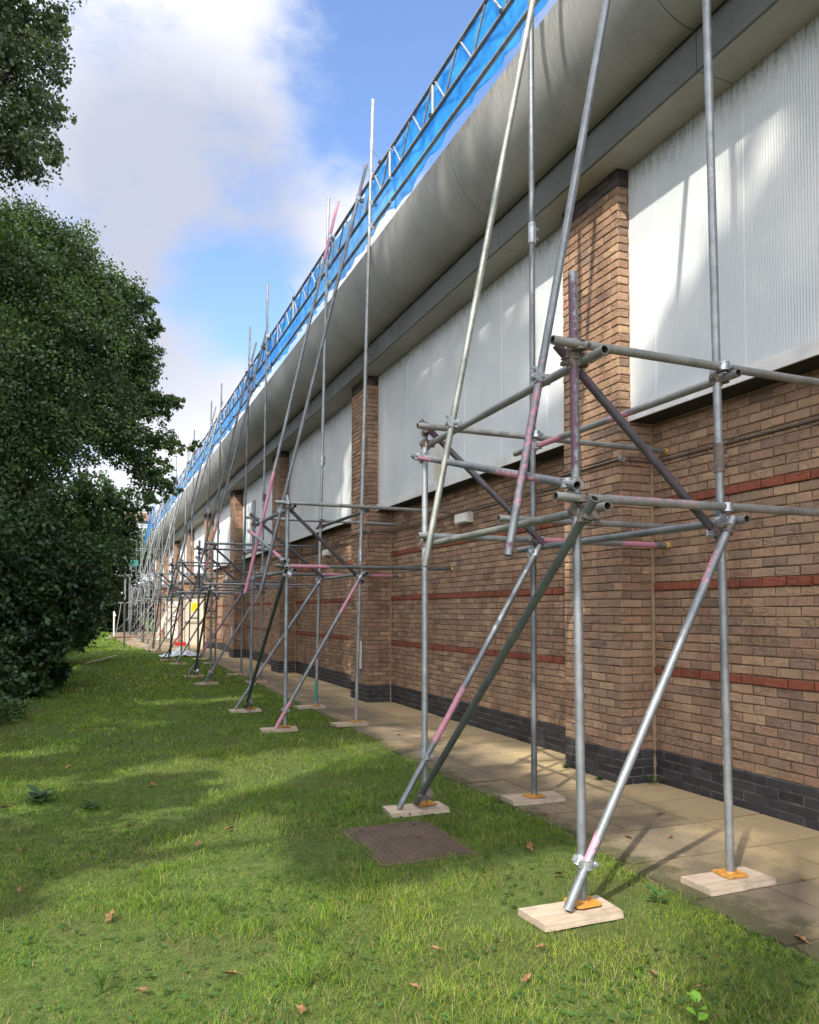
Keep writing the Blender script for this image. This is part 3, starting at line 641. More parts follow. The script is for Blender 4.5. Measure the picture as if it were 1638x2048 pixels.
def scaffold(idx, y0, P4, topA, topD, topN, topF, zs, seed, extras):
    """P4: base positions outer near A, inner near B, inner far C, outer far D"""
    r = random.Random(seed); A, B, C, D = [Vector((*p, 0)) for p in P4]; near = idx < 3
    org = Vector(((A.x+B.x)/2, (A.y+D.y)/2, 0))
    lab = ['nearest scaffold frame, its tall poles running out of the top of the picture',
           'second scaffold frame along the wall, with one bright pink raking tube',
           'third scaffold frame along the wall, standing before the third pillar',
           'fourth scaffold frame along the wall, just this side of the crumpled plastic sheet',
           'fifth scaffold frame along the wall, between the plastic sheet and the cream door',
           'sixth scaffold frame, beside the cream door with the yellow notice',
           'seventh scaffold frame, beyond the cream door near the white one',
           'farthest scaffold frame of the row, close to the ladder tower'][idx]
    t = thing('scaffold', lab, 'scaffold', org, 'scaffold frames along the wall')
    zl, zu = zs   # lower and upper lift
    zb = .060
    def jt(s=.02): return r.uniform(-s, s)
    T = lambda nm, a, b, **k: tube(nm, a, b, t, org, n=14 if near else 9, **k)
    tp = {'A': Vector(topA), 'B': Vector(topN), 'C': Vector(topF), 'D': Vector(topD)}
    bs = {'A': A, 'B': B, 'C': C, 'D': D}
    ex = extras
    for q in 'ABCD':
        b0 = bs[q]+Vector((0, 0, zb)); T('upright', b0, tp[q], paint=ex.get('p'+q, ()), tone=ex.get('t'+q, r.choice(TONES[:4])))
        base_plate(bs[q].x, bs[q].y, zb-.006, t, org, r.uniform(-.2, .2))
    def on(q, z): return bs[q]+(tp[q]-bs[q])*((z-zb)/(tp[q].z-zb))
    X = Vector((1, 0, 0)); Y = Vector((0, 1, 0)); Z = Vector((0, 0, 1)); off = .054
    def cp(p, d1, d2): coupler(p, d1, d2, t, org, old=r.random() < .35, near=near)
    # transoms to the wall (near pair, far pair), at both lifts
    wx = W-.02
    for (qa, qb, z, yo, xl, pk) in (('A', 'B', zu, -.05, .17, ()), ('A', 'B', zl, -.05, .16, ex.get('pl1', ())), ('D', 'C', zu+.03, -.05, .13, ()), ('D', 'C', zl, -.05, .12, ex.get('pl4', ((.45, .62, PINK, .75), (.8, .95, PINK, .9))))):
        pa, pb = on(qa, z), on(qb, z); y = (pa.y+pb.y)/2+yo
        T('transom', (pa.x-xl, y, z+jt(.01)), (wx, y, z+jt(.01)), paint=pk, cap=(qa == 'D' or idx == 1))
        cp((pa.x, pa.y+yo*.5, z), X, Z); cp((pb.x, pb.y+yo*.5, z), X, Z)
    # short extra transom, mid frame
    ym = on('C', zl).y-.30; T('transom', (2.82+jt(), ym, zl+.11), (4.52, ym, zl+.11))
    # ledgers: inner and outer, both lifts
    for (qa, qb, z, dx, e0, e1) in (('B', 'C', zu-.01, .05, .12, .36), ('A', 'D', zu-.06, .05, .22, .02), ('B', 'C', zl-.03, .05, .15, .30), ('A', 'D', zl-.04, .05, .22, .10)):
        pa, pb = on(qa, z), on(qb, z); dy = (pb-pa).normalized()
        T('ledger', pa-dy*e0+X*dx*.9, pb+dy*e1+X*dx*.9, paint=ex.get('ld', ()) if (qa == 'B' and z > 2.5) else ())
        cp(pa+X*dx*.45, dy, Z); cp(pb+X*dx*.45, dy, Z)
    # face diagonals, dark tubes falling towards the wall
    for (qa, qb, yo, tn, za, zb2) in (('A', 'B', .055, (.42, .36, .42, 1), zu-.03, zl-.08), ('D', 'C', -.085, (.42, .36, .42, 1), zu+.03, zl+.03)):
        pa, pb = on(qa, za), on(qb, zb2); d = (pb-pa).normalized(); yv = Y*yo
        T('brace', pa-d*.10+yv, pb+d*.10+yv, tone=tn, paint=((0, .22, PURP, .62), (.88, 1, PURP, .62)) if idx != 1 else ())
        cp(pa+yv*.5, d, Z); cp(pb+yv*.5, d, Z)
    # outer guard tube that drops from the far pole to the near one
    pa, pb = on('D', zu-.17), on('A', zl+.10); d = (pb-pa).normalized()
    T('guard_tube', pa-d*.12-X*.055, pb+d*.10-X*.055, paint=((.04, .22, PINK, .55), (.6, .88, PINK, .55)) if idx == 0 else (((0, .25, PINK, 1.2), (.7, .9, PINK, 1.2)) if idx == 1 else ()))
    cp(pa-X*.03, d, Z); cp(pb-X*.03, d, Z)
    # braces from the feet: outer foot up to inner lower lift, near and far, and one along the outer face
    for (qa, qb, yo, pk) in (('A', 'B', -.06, ex.get('k1', ((.08, .19, PINK, .6), (.78, .93, PINK, .5)))), ('D', 'C', -.06, ((.22, .46, PINK, .62),))):
        pa = bs[qa]+Vector((-.13 if qa == 'A' else -.235, yo, .055)); pb = on(qb, zl-.04)+Y*(yo-.02)
        d = (pb-pa).normalized(); T('foot_brace', pa, pb+d*.03, paint=pk)
        f = .105 if qa == 'A' else .19; cp(pa+(pb-pa)*f+Y*.03, d, Z); cp(pb-d*.05+Y*.03, d, X)
    pa = bs['D']+Vector((-.075, -.02, .072)); pb = on('A', zl-.03)+Vector((-.055, -.22, 0)); d = (pb-pa).normalized()
    T('foot_brace', pa, pb+d*.03, tone=(.42, .46, .44, 1) if idx else (.55, .6, .58, 1), paint=((.1, .95, GREEN, .9),) if idx == 1 else ())
    cp(pa+d*.12+X*.03, d, Z); cp(pb-d*.10+X*.03, d, Z)
    # two rakers from the outer ledger up to the guardrail
    for (yy, top, pk, tn) in ex['rakers']:
        zt = top[2]; low = ex.get('low', 1.86)
        xr = 2.385 if idx == 0 else 2.335; x_ = lambda z: xr+(top[0]-xr)*(z-2.9)/(zt-2.9)
        pb = Vector((x_(low), yy, low)); T('raker', pb, top, paint=pk, tone=tn)
        d = (Vector(top)-pb).normalized(); cp((x_(2.9)+.01, yy, 2.9), d, Y); cp((x_(7.45)+.03, yy, 7.45), d, Y)
    for (q, z) in ex.get('sleeves', (('B', 2.47), ('C', 4.67))): sleeve(on(q, z)-Vector(org)+org, (tp[q]-bs[q]), t, org)
    # clamps where the tall poles meet the roof-edge rails
    for q in 'BC':
        for z in (6.90, 7.22, 7.6):
            if z < tp[q].z: cp(on(q, z)+X*.04, Y, Z)
    # boards under the feet
    nm = {'A': 'grass-side near pole', 'B': 'wall-side near pole', 'C': 'wall-side far pole', 'D': 'grass-side far pole'}
    for q in 'ABCD':
        inn = q in 'BC'; p = bs[q]
        sole_board(p.x-(.09 if not inn else .1 if idx else 0 if q == 'C' else .05), p.y-(-.02 if q == 'C' else .03), .012 if inn else .004, r.uniform(-.07, .07), 'pale timber board under the %s of the %s scaffold frame' % (nm[q], ORD[idx]), old=idx > 2 or q == 'D')
MET = TONES[0]
scaffold(0, 3.5, [(2.333, 3.405), (3.36, 3.45), (3.306, 5.49), (2.393, 5.605)], (2.357, 3.49, 3.363), (2.431, 5.68, 3.05), (3.242, 3.484, 8.6), (3.273, 5.414, 8.3), (2.135, 2.945), 1,
    dict(rakers=[(3.87, (3.47, 3.90, 8.1), ((.0, .04, PURP, .5), (.03, .19, PINK, .42)), TONES[1]), (5.07, (3.45, 5.09, 8.0), (), (1.05, 1.05, .9, 1))],
         pA=((.66, 1, PURP, .66),), pB=((.03, .09, PINK, .38), (.25, .30, PINK, .42)), ld=((.35, .5, PINK, .55), (.7, .85, PINK, .75)), pl1=((.1, .4, PINK, .5),), tD=(1.25, 1.3, 1.32, 1)))
scaffold(1, 10.05, [(2.311, 10.01), (3.301, 10.09), (3.287, 12.084), (2.248, 12.104)], (2.33, 10.02, 3.06), (2.29, 12.10, 3.27), (3.514, 10.05, 8.68), (3.46, 12.08, 8.29), (2.13, 2.96), 2,
    dict(rakers=[(10.45, (3.56, 10.45, 7.99), ((.80, .95, PINK, .62), (.05, .45, PINK, .46)), TONES[3]), (11.7, (3.51, 11.7, 8.05), ((.0, .30, PINK, 1.2), (.84, 1, PINK, 1.1)), TONES[1])],
         low=1.8, pB=((.0, .03, PINK, .8),), pC=((0, .05, TEAL, .8),), pl1=((.05, .30, PINK, .75),), k1=((.0, .16, PINK, 1.0), (.72, .95, PINK, .7)), tA=(1.1, 1.2, 1.25, 1), sleeves=(('B', 2.35), ('C', 4.0))))
rr_ = random.Random(55)
for i, y in enumerate((16.88, 23.55, 30.35, 37.2, 43.8, 50.6)):
    j = lambda s=.04: rr_.uniform(-s, s); idx = i+2
    a, b_, c, d = (2.34+j(), y+.05), (3.31+j(), y+j()), (3.28+j(), y+2.03+j()), (2.26+j(), y+2.05)
    h1, h2 = (8.79, 8.48) if i == 0 else (8.6+j(.25), 8.35+j(.2))
    scaffold(idx, y, [a, b_, c, d], (a[0]+.01, a[1], 3.1+j(.08)), (d[0]+.02, d[1], 3.25+j(.1)), (3.46, y, h1), (3.44, y+2.0, h2), (2.12+j(.02), 2.96+j(.03)), 20+i,
        dict(rakers=[(y+.4, (3.55, y+.4, 7.95+j(.1)), ((.1, .3, PINK, .9 if i == 0 else 0),), rr_.choice(TONES[:4])), (y+1.62, (3.52, y+1.62, 8.0+j(.1)), (), rr_.choice(TONES[:4]))],
             pC=((.30, .42, TEAL, .9),) if i in (0, 1) else (), sleeves=(('B', 4.2+j(.4)), ('C', 4.9+j(.3)))))

# ------------------------------------------------------------------ roof-edge guardrail with blue netting
def guardrail(i, y0, y1):
    r = random.Random(90+i); org = Vector((3.52, (y0+y1)/2, 6.6))
    names = ['nearest length of roof-edge guardrail, cut off by the top of the picture', 'guardrail length with blue netting between the first and second scaffold frames', 'guardrail length with blue netting beyond the second scaffold frame', 'guardrail length with blue netting beyond the third scaffold frame', 'guardrail length with blue netting beyond the fourth scaffold frame', 'guardrail length with blue netting beyond the fifth scaffold frame', 'guardrail length with blue netting beyond the sixth scaffold frame', 'farthest guardrail length with blue netting, beside the ladder tower']
    t = thing('guardrail', names[i], 'guardrail', org, 'netted guardrail lengths along the roof edge')
    x = 3.525; zt, zm, zb = 7.60, 7.22, 6.90
    b = MB(); L = y1-y0; q = lambda x_, y_, z_: Vector((x_, y_, z_))-org
    b.cyl(q(x, y0, zt), q(x, y1, zt), .0242, n=10, col=(.8, .82, .84, 1)); b.cyl(q(x, y0, zm), q(x, y1, zm), .0242, n=10, col=(.8, .82, .84, 1))
    k = max(1, int(L/.62)); st = L/k
    for s in range(k):
        ya = y0+s*st
        b.cyl(q(x, ya+.06, zt-.02), q(x, ya+st*.5, zm+.02), .013, n=8, col=(1.1, 1.1, 1.1, 1)); b.cyl(q(x, ya+st*.5+.03, zm+.02), q(x, ya+st-.05, zt-.02), .013, n=8, col=(1.1, 1.1, 1.1, 1))
        if s % 4 == 0: b.cyl(q(x, ya+.02, zm+.02), q(x, ya+.02, zt-.02), .020, n=8, col=(1.3, 1.3, 1.3, 1))
    b.build('lattice_beam', [M['tube']], t)
    b = MB(); b.cyl(q(x, y0, zb), q(x, y1, zb), .0242, n=10, col=(.75, .8, .8, 1)); b.build('rail', [M['tube']], t)
    # netting hung behind, creased and sagging at its foot
    ny, nz = int(L/.07), 16; V = []; C = 0
    ys = np.linspace(y0-.05, y1+.05, ny+1); us = np.linspace(0, 1, nz+1); Yg, Ug = np.meshgrid(ys, us, indexing='ij')
    sag = .10*(vnoise(Yg[:, 0]*1.1, Yg[:, 0]*0, 5+i)-.5)[:, None]; bot = 6.83+sag*1.2
    Zg = zt+.02+(bot-zt-.02)*Ug
    Xg = x+.045+.012*(i % 2)+.06*(vnoise(Yg*6+Ug*5, Ug*2.0, 3)-.5)+.09*(vnoise(Yg*2.4-Ug*1.6, Ug*1.5, 8)-.5)*Ug+.03*np.sin(Yg*14+Ug*9)*np.clip(Ug-.6, 0, 1)
    Vn = np.stack([Xg.ravel()-org.x, Yg.ravel()-org.y, Zg.ravel()-org.z], 1); m = nz+1
    ii = (np.arange(ny)[:, None]*m+np.arange(nz)[None]).ravel(); F = np.stack([ii, ii+1, ii+1+m, ii+m], 1)
    o = np_mesh('netting', Vn, [F], M['net'], np.ones((len(Vn), 3)), t); o.data.polygons.foreach_set('use_smooth', [True]*len(F))
    b = MB()
    for s in range(int(L/1.6)):
        yy = y0+.5+s*1.6+r.uniform(-.2, .2); zz = r.choice((zt, zm, zb)); e = Vector((-.05-r.random()*.1, r.uniform(-.1, .1), .12+r.random()*.12))
        b.cyl(q(x-.026, yy-.004, zz), q(x-.026, yy+.004, zz), .03, n=8); b.path([q(x, yy, zz+.02), q(x, yy, zz+.02)+e*.5, q(x, yy, zz+.02)+e+Vector((0, .03, -.01))], .0022, 4)
    b.build('cable_ties', M['black'], t)
cuts = [2.6, 9.35, 16.1, 22.9, 29.6, 36.4, 43.1, 49.9, 59.0]
for i in range(8): guardrail(i, cuts[i]+.03, cuts[i+1]-.03)

# ------------------------------------------------------------------ ladder tower at the far end
def tower():
    org = Vector((2.3, 55, 0)); t = thing('scaffold_tower', 'tall ladder-access scaffold tower at the far end of the roof edge', 'scaffold tower', org)
    T = lambda nm, a, b, **k: tube(nm, a, b, t, org, n=8, **k)
    for x in (1.9, 2.25, 2.9, 3.35):
        for y in (53.6, 55.4): T('upright', (x, y, .02), (x+.02, y, 10.2 if x > 2 else 9.3), tone=TONES[2])
    for z in (2.1, 3.9, 5.6, 7.35, 8.3, 8.9):
        for y in (53.6, 55.4): T('ledger', (1.5, y-.05, z), (4.4 if z < 6 else 3.7, y-.05, z), tone=TONES[2])
        for x in (1.9, 3.35): T('ledger', (x, 53.3, z+.05), (x, 55.8, z+.05))
    T('brace', (1.9, 53.5, 7.2), (4.2, 53.5, 5.0), paint=((0, .4, PINK, .7),)); T('brace', (1.9, 53.5, 5.5), (3.5, 53.5, 3.6)); T('brace', (3.4, 53.5, 5.5), (4.4, 53.5, 4.6))
    T('raker', (2.0, 53.4, 5.6), (-.3, 50.2, .05), tone=TONES[2]); T('raker', (1.95, 53.4, 5.7), (-.15, 50.4, .05), tone=TONES[2])
    T('foot_brace', (1.2, 53.4, .05), (2.9, 53.4, 2.1)); T('foot_brace', (2.0, 53.4, .05), (3.6, 53.4, 2.1)); T('foot_brace', (1.4, 55, .05), (1.7, 55, 2.1))
    b = MB(); o = -org
    for k in range(5): b.box(1.85-2.3, -1.6+.36*k, 7.42, 3.6-2.3, -1.6+.36*k+.34, 7.46)
    b.build('boarded_platform', M['timber_old'], t)
    b = MB(); b.box(-.5, -1.62, 7.46, 1.35, -1.585, 7.95); b.build('toe_board', M['brownply'], t)
    b = MB(); b.box(-.35, -1.62, 4.5, .35, -1.58, 4.85); b.build('toe_board', M['teal'], t)
    b = MB()
    for x in (-.22, .18): b.cyl((x, -1.7, .3), (x+.1, -1.55, 9.0), .02, n=6)
    for k in range(30): z = .5+k*.28; b.cyl((-.21, -1.68, z), (.2, -1.68, z), .012, n=6)
    b.build('ladder', M['tube'], t)
    b = MB(); b.add([(1.0, -1.7, 6.6), (1.35, -1.7, 7.3), (1.35, -1.7, 8.6), (1.1, -1.7, 8.2), (.7, -1.7, 6.2), (.7, -1.66, 5.7)], [(0, 1, 2, 3), (0, 3, 4), (0, 4, 5)], 0); b.build('netting', M['net'], t)
tower()

# ------------------------------------------------------------------ trees
def leaves(blobs, n_twig, per, size, palette, seed, droop=.2):
    g = np.random.default_rng(seed); B = np.array(blobs, float); wv = B[:, 3]**2.2; wv /= wv.sum()
    bi = g.choice(len(B), n_twig, p=wv); d = g.normal(size=(n_twig, 3)); d /= np.linalg.norm(d, axis=1)[:, None]
    rad = g.random(n_twig)**.42; warp = .55+.8*vnoise(d[:, 0]*2.2+bi*3.1, d[:, 1]*2.2+d[:, 2]*1.9, seed)
    C = B[bi, :3]+d*(rad*warp*B[bi, 3])[:, None]*np.array([1, 1, .92])
    tw = np.clip(B[bi, 3]*.17, .05, .22)
    T = np.repeat(C, per, 0)+g.normal(size=(n_twig*per, 3))*np.repeat(tw, per)[:, None]*np.array([.62, .62, .5])
    N = len(T); ax = g.normal(size=(N, 3)); ax[:, 2] -= droop; ax /= np.linalg.norm(ax, axis=1)[:, None]
    nm = g.normal(size=(N, 3)); nm[:, 2] += 1.0; sd = np.cross(ax, nm); sd /= (np.linalg.norm(sd, axis=1)[:, None]+1e-6); nn = np.cross(sd, ax)
    L = size*(.65+.7*g.random(N))[:, None]; Wd = L*.30
    V = np.empty((N, 6, 3)); V[:, 0] = T-ax*L*.5; V[:, 1] = T-ax*L*.12+sd*Wd+nn*L*.07; V[:, 2] = T+ax*L*.24+sd*Wd*.8+nn*L*.05; V[:, 3] = T+ax*L*.5; V[:, 4] = T+ax*L*.24-sd*Wd*.8+nn*L*.05; V[:, 5] = T-ax*L*.12-sd*Wd+nn*L*.07
    i = np.arange(N)*6; F = np.concatenate([np.stack([i, i+1, i+2, i+3], 1), np.stack([i, i+3, i+4, i+5], 1)])
    pal = np.array(palette); tv = g.random(n_twig); c0 = pal[(tv*len(pal)).astype(int).clip(0, len(pal)-1)]*(.62+1.0*vnoise(C[:, 0]*1.9+C[:, 2]*1.3, C[:, 1]*1.9-C[:, 2]*1.1, seed+3))[:, None]
    c = np.repeat(c0, per, 0)*(.7+.6*g.random((N, 1)))
    return V.reshape(-1, 3), F, np.repeat(c, 6, 0)
OAK = [(.060, .10, .035), (.075, .125, .04), (.052, .088, .036), (.10, .15, .04), (.058, .095, .042)]
OAKG = [(.075, .105, .058), (.09, .125, .06), (.065, .09, .055), (.11, .15, .06)]
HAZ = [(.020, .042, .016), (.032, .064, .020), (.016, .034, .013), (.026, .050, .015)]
def tree(name, label, cat, base, blobs, n, per, size, pal, seed, trunk_r=.22, group=None, limbs=9, height=None, crown='crown', stem='trunk', mat='leaf'):
    r = random.Random(seed); t = thing(name, label, cat, base, group); bx, by, bz = base
    V, F, C = leaves(blobs, n, per, size, pal, seed); V = V-np.array(base)
    o = np_mesh(crown, V, [F], M[mat], C, t)
    b = MB(); B = sorted(blobs, key=lambda q: -q[3]); top = np.mean([q[:3] for q in B[:4]], 0); th = height or (top[2]-bz)*.8
    mid = Vector((top[0]-bx, top[1]-by, 0))*.35
    pts = [Vector((0, 0, -.1)), Vector((mid.x*.1, mid.y*.1, th*.3)), Vector((mid.x*.5, mid.y*.5, th*.65)), Vector((mid.x, mid.y, th))]
    b.path(pts, [trunk_r*1.25, trunk_r, trunk_r*.75, trunk_r*.4], 10)
    for q in B[:limbs]:
        e = Vector((q[0]-bx, q[1]-by, q[2]-bz)); s = pts[r.choice((1, 2, 2, 3))] if e.z > th*.5 else pts[1]
        m1 = s.lerp(e, .45)+Vector((r.uniform(-.3, .3), r.uniform(-.3, .3), .35)); rr = trunk_r*.35
        b.path([s, m1, e], [rr, rr*.55, rr*.18], 6)
        for k in range(4):
            dd = Vector((r.uniform(-1, 1), r.uniform(-1, 1), r.uniform(-.5, .8)))*q[3]*.8
            b.path([m1.lerp(e, .6), e+dd*.6, e+dd], [rr*.22, rr*.14, rr*.05], 4)
    b.build(stem, M['bark'], t); return t
T1 = [(-1.45, 14.31, 11.41, .63), (-1.01, 14.45, 11.47, .47), (-.71, 14.0, 11.49, .25), (-1.14, 13.79, 10.38, .65), (-.71, 14.24, 10.93, .29), (-.65, 13.77, 11.1, .21), (-1.09, 14.21, 9.95, .63), (-.7, 14.48, 10.1, .28), (-.56, 14.0, 9.81, .17), (-1.31, 14.33, 9.24, .67), (-.78, 13.69, 9.01, .34), (-1.17, 14.5, 9.11, .32), (-2.02, 13.5, 10.5, 1.0), (-2.01, 14.07, 9.51, 1.04), (-1.89, 13.39, 11.88, 1.16), (-1.12, 14.13, 12.58, .92), (-2.88, 13.82, 11.27, 1.23), (-.66, 14.23, 10.55, .19)]
T2 = [(-1.89, 19.95, 10.24, .87), (-1.14, 19.65, 10.01, .83), (-.6, 19.45, 9.43, .92), (-1.37, 18.71, 8.56, 1.2), (.15, 19.16, 8.74, .83), (.73, 19.36, 8.78, .53), (-.45, 18.37, 7.46, 1.2), (.76, 18.95, 7.7, .6), (1.25, 18.73, 8.1, .3), (.5, 19.08, 7.12, .83), (1.05, 19.17, 7.33, .42), (-1.41, 18.26, 6.66, 1.38), (-.12, 18.3, 5.94, 1.04), (.88, 18.95, 6.43, .64), (1.4, 18.95, 6.34, .4), (1.68, 18.62, 6.39, .23), (.61, 18.56, 5.39, .67), (1.29, 18.81, 5.5, .46), (1.7, 18.43, 5.31, .25), (2.02, 18.08, 5.27, .2), (1.16, 18.68, 4.66, .55), (1.48, 18.56, 4.37, .32), (-1.15, 17.67, 5.06, 1.13), (-2.58, 19.21, 8.77, 1.64), (-2.4, 18.16, 5.88, 1.85), (1.15, 18.49, 4.04, .25)]
T3 = [(-2.13, 26.75, 4.82, 1.46), (-.85, 26.22, 4.82, 1.08), (0, 25.85, 5.21, .74), (.67, 26.67, 4.96, .72), (-.13, 25.95, 4.05, 1.08), (.91, 26.61, 3.99, .56), (1.08, 26.52, 4.55, .45), (.45, 25.74, 3.12, .85), (-1.75, 25.56, 3.5, 1.33), (-.65, 25.13, 2.76, 1.18), (-3.26, 26.16, 4.09, 1.77), (.05, 25.86, 2.35, .77)]
S1b = [(-1.33, 16.73, 3.11, .87), (-1.1, 16.13, 2.22, .88), (-.53, 16.97, 2.46, .8), (-1.3, 15.7, 1.48, .81), (-.68, 16.52, 1.67, .77), (-.23, 18.48, 2.12, .6), (-.35, 17.47, 1.47, .62), (-1.04, 15.62, .94, .63), (-.56, 17.04, 1.02, .45), (-2.14, 16.02, 2.2, 1.35), (-1.9, 14.88, .98, .83), (-1.45, 14.0, .4, .5), (-1.75, 12.9, .4, .55), (-1.0, 15.4, .3, .42), (-.75, 17.0, .3, .4), (-1.9, 12.0, .3, .45), (-2.4, 13.6, 1.0, .8)]
tree('oak_tree', 'high oak branch spray entering at the upper left corner against the cloud', 'tree', (-4.6, 12.6, 0), T1, 2300, 19, .070, OAKG, 1, .30, height=9.5)
tree('oak_tree', 'broad oak crown filling the left side, its lowest bough reaching the blue netting', 'tree', (-2.6, 19.6, 0), T2, 8600, 20, .074, OAK, 2, .28, height=7.5, limbs=16)
tree('maple_tree', 'lower maple beyond the big oak, thin leaves with sky showing through', 'tree', (-2.0, 26.6, 0), T3, 2400, 16, .11, [(.05, .09, .03), (.07, .115, .035), (.04, .07, .03)], 3, .16)
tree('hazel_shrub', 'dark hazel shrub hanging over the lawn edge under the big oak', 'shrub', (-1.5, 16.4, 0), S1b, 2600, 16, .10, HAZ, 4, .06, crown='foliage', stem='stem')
def rblobs(cx, cy, cz, rx, ry, rz, n, seed, rmin=.5, rmax=1.1):
    r = random.Random(seed); out = []
    for _ in range(n):
        while True:
            d = [r.uniform(-1, 1) for _ in range(3)]
            if sum(q*q for q in d) < 1: break
        out.append((cx+d[0]*rx, cy+d[1]*ry, cz+d[2]*rz, r.uniform(rmin, rmax)))
    return out
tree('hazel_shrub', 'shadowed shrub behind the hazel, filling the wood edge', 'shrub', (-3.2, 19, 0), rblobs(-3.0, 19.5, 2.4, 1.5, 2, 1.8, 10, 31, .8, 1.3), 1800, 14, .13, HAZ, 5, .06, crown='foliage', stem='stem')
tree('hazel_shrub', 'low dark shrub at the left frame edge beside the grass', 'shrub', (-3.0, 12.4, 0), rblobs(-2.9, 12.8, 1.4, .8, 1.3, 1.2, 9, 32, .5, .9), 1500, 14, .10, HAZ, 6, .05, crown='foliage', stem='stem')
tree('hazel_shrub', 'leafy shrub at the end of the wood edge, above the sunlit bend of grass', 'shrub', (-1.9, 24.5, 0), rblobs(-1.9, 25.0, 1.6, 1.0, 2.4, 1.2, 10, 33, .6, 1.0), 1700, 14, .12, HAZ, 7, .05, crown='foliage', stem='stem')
tree('bramble_bush', 'pale sunlit bramble bush low at the foot of the far trees', 'bush', (-1.1, 33, 0), rblobs(-1.0, 34, .5, .7, 4.5, .45, 10, 34, .35, .7), 900, 12, .10, [(.09, .15, .04), (.07, .12, .035)], 8, .03, crown='foliage', stem='stem')
tree('bramble_bush', 'low dark bramble bush at the wood edge halfway down the lawn', 'bush', (-1.75, 19.8, 0), rblobs(-1.7, 20.4, .35, .5, 2.2, .3, 9, 35, .3, .55), 900, 12, .08, HAZ, 9, .03, crown='foliage', stem='stem')
for k, (x, y, zc, rx, rz, sd, lab) in enumerate(((-5.5, 24, 7, 3.0, 3.4, 41, 'tall dark tree deep in the wood behind the big oak'), (-5.2, 46, 5.5, 3.0, 3.6, 42, 'bushy tree at the far left beyond the sunlit grass'), (-2.2, 62, 6.0, 3.2, 3.8, 43, 'dark tree rising behind the left leg of the ladder tower'),
        (2.6, 68, 6.2, 3.4, 4.2, 44, 'tree directly behind the ladder tower, paler green at its top'), (8.5, 72, 4.5, 3.6, 3.2, 45, 'tree past the far end of the roof'), (-7.5, 58, 7, 3.5, 4.5, 46, 'tall tree farthest back on the left'))):
    tree('broadleaf_tree', lab, 'tree', (x, y, 0), rblobs(x, y, zc, rx, 3, rz, 16, sd, .9, 1.7), 2400, 12, .20 if k else .15, OAK, sd, .22, 'trees standing beyond the lawn', height=zc)
for k, (x, y, zc, rx, rz, sd, lab) in enumerate(((-.6, 63, 1.6, 2.4, 1.5, 47, 'dark hedge-like shrub at the end of the lawn left of the white post'), (-4.0, 38, 1.9, 1.4, 1.8, 48, 'shrub on the left of the sunlit far grass'), (-5.0, 31, 2.6, 1.5, 2.4, 49, 'tall shadowed shrub between the maple and the far trees'), (4.0, 64, 1.8, 2.5, 1.8, 50, 'dark shrub seen between the feet of the farthest scaffold frames'), (1.6, 66, 3.9, 2.4, 2.6, 51, 'tall dark shrub right behind the lower half of the ladder tower'))):
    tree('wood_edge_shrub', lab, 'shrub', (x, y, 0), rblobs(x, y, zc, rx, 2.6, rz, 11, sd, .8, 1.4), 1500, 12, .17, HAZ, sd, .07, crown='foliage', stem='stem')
for (x, y, zc, sd, lab) in ((-4.6, 7.5, 2.6, 71, 'understorey shrub added to shade the wood edge, left of the lawn beside the manhole, out of the picture'), (-4.8, 3.2, 2.4, 72, 'understorey shrub added to shade the wood edge, left of the camera, out of the picture'), (-4.3, 11.4, 3.0, 73, 'understorey shrub added to shade the wood edge, hidden left of the big oak, out of the picture')):  # out-of-view shrubs added to darken the lower wood edge
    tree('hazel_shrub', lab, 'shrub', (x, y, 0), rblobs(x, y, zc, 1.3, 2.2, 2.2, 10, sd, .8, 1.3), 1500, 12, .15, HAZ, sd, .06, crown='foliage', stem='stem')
# trees beside and behind the photographer that dapple the light
for k, (x, y, zc, rx, rz, n, sd) in enumerate(((-8.0, -6.4, 15.6, 2.2, 4.8, 3000, 61), (-8.6, -1.8, 16.6, 2.2, 5.6, 4000, 62), (-8.2, 2.8, 16.8, 2.2, 5.8, 4000, 63), (-8.4, 7.6, 16.6, 2.2, 5.8, 4000, 64), (-8.2, 12.6, 16.0, 2.4, 5.9, 3600, 65), (-7.6, -12.0, 13.0, 2.2, 5.4, 2200, 66), (-8.6, 17.6, 15.0, 2.4, 5.2, 3000, 67))):
    hi = rblobs(x, y, zc, rx, 2.5, rz, 16 if y > 0 else 20, sd, .9, 1.5)
    if y < -.5: hi = [q for q in hi if abs(q[2]-15.2) > 1.0+q[3]*.7 or q[1] > 1.0]
    if y < -3: hi = [q for q in hi if q[2] > 15]+rblobs(x, y, 18.2, 2, 2.5, 1.2, 7, sd+7, .9, 1.3)
    low = rblobs(x+.8, y, 8.8, 1.6, 2.3, 2.0, 4 if y > 2 else 2, sd+100, .5, .8)
    tree('broadleaf_tree', 'open-crowned tree of the wood beside the lawn, out of the picture', 'tree', (x, y, 0), hi+low, n, 11, .21, OAK, sd, .22, 'trees of the wood beside the photographer', height=zc)

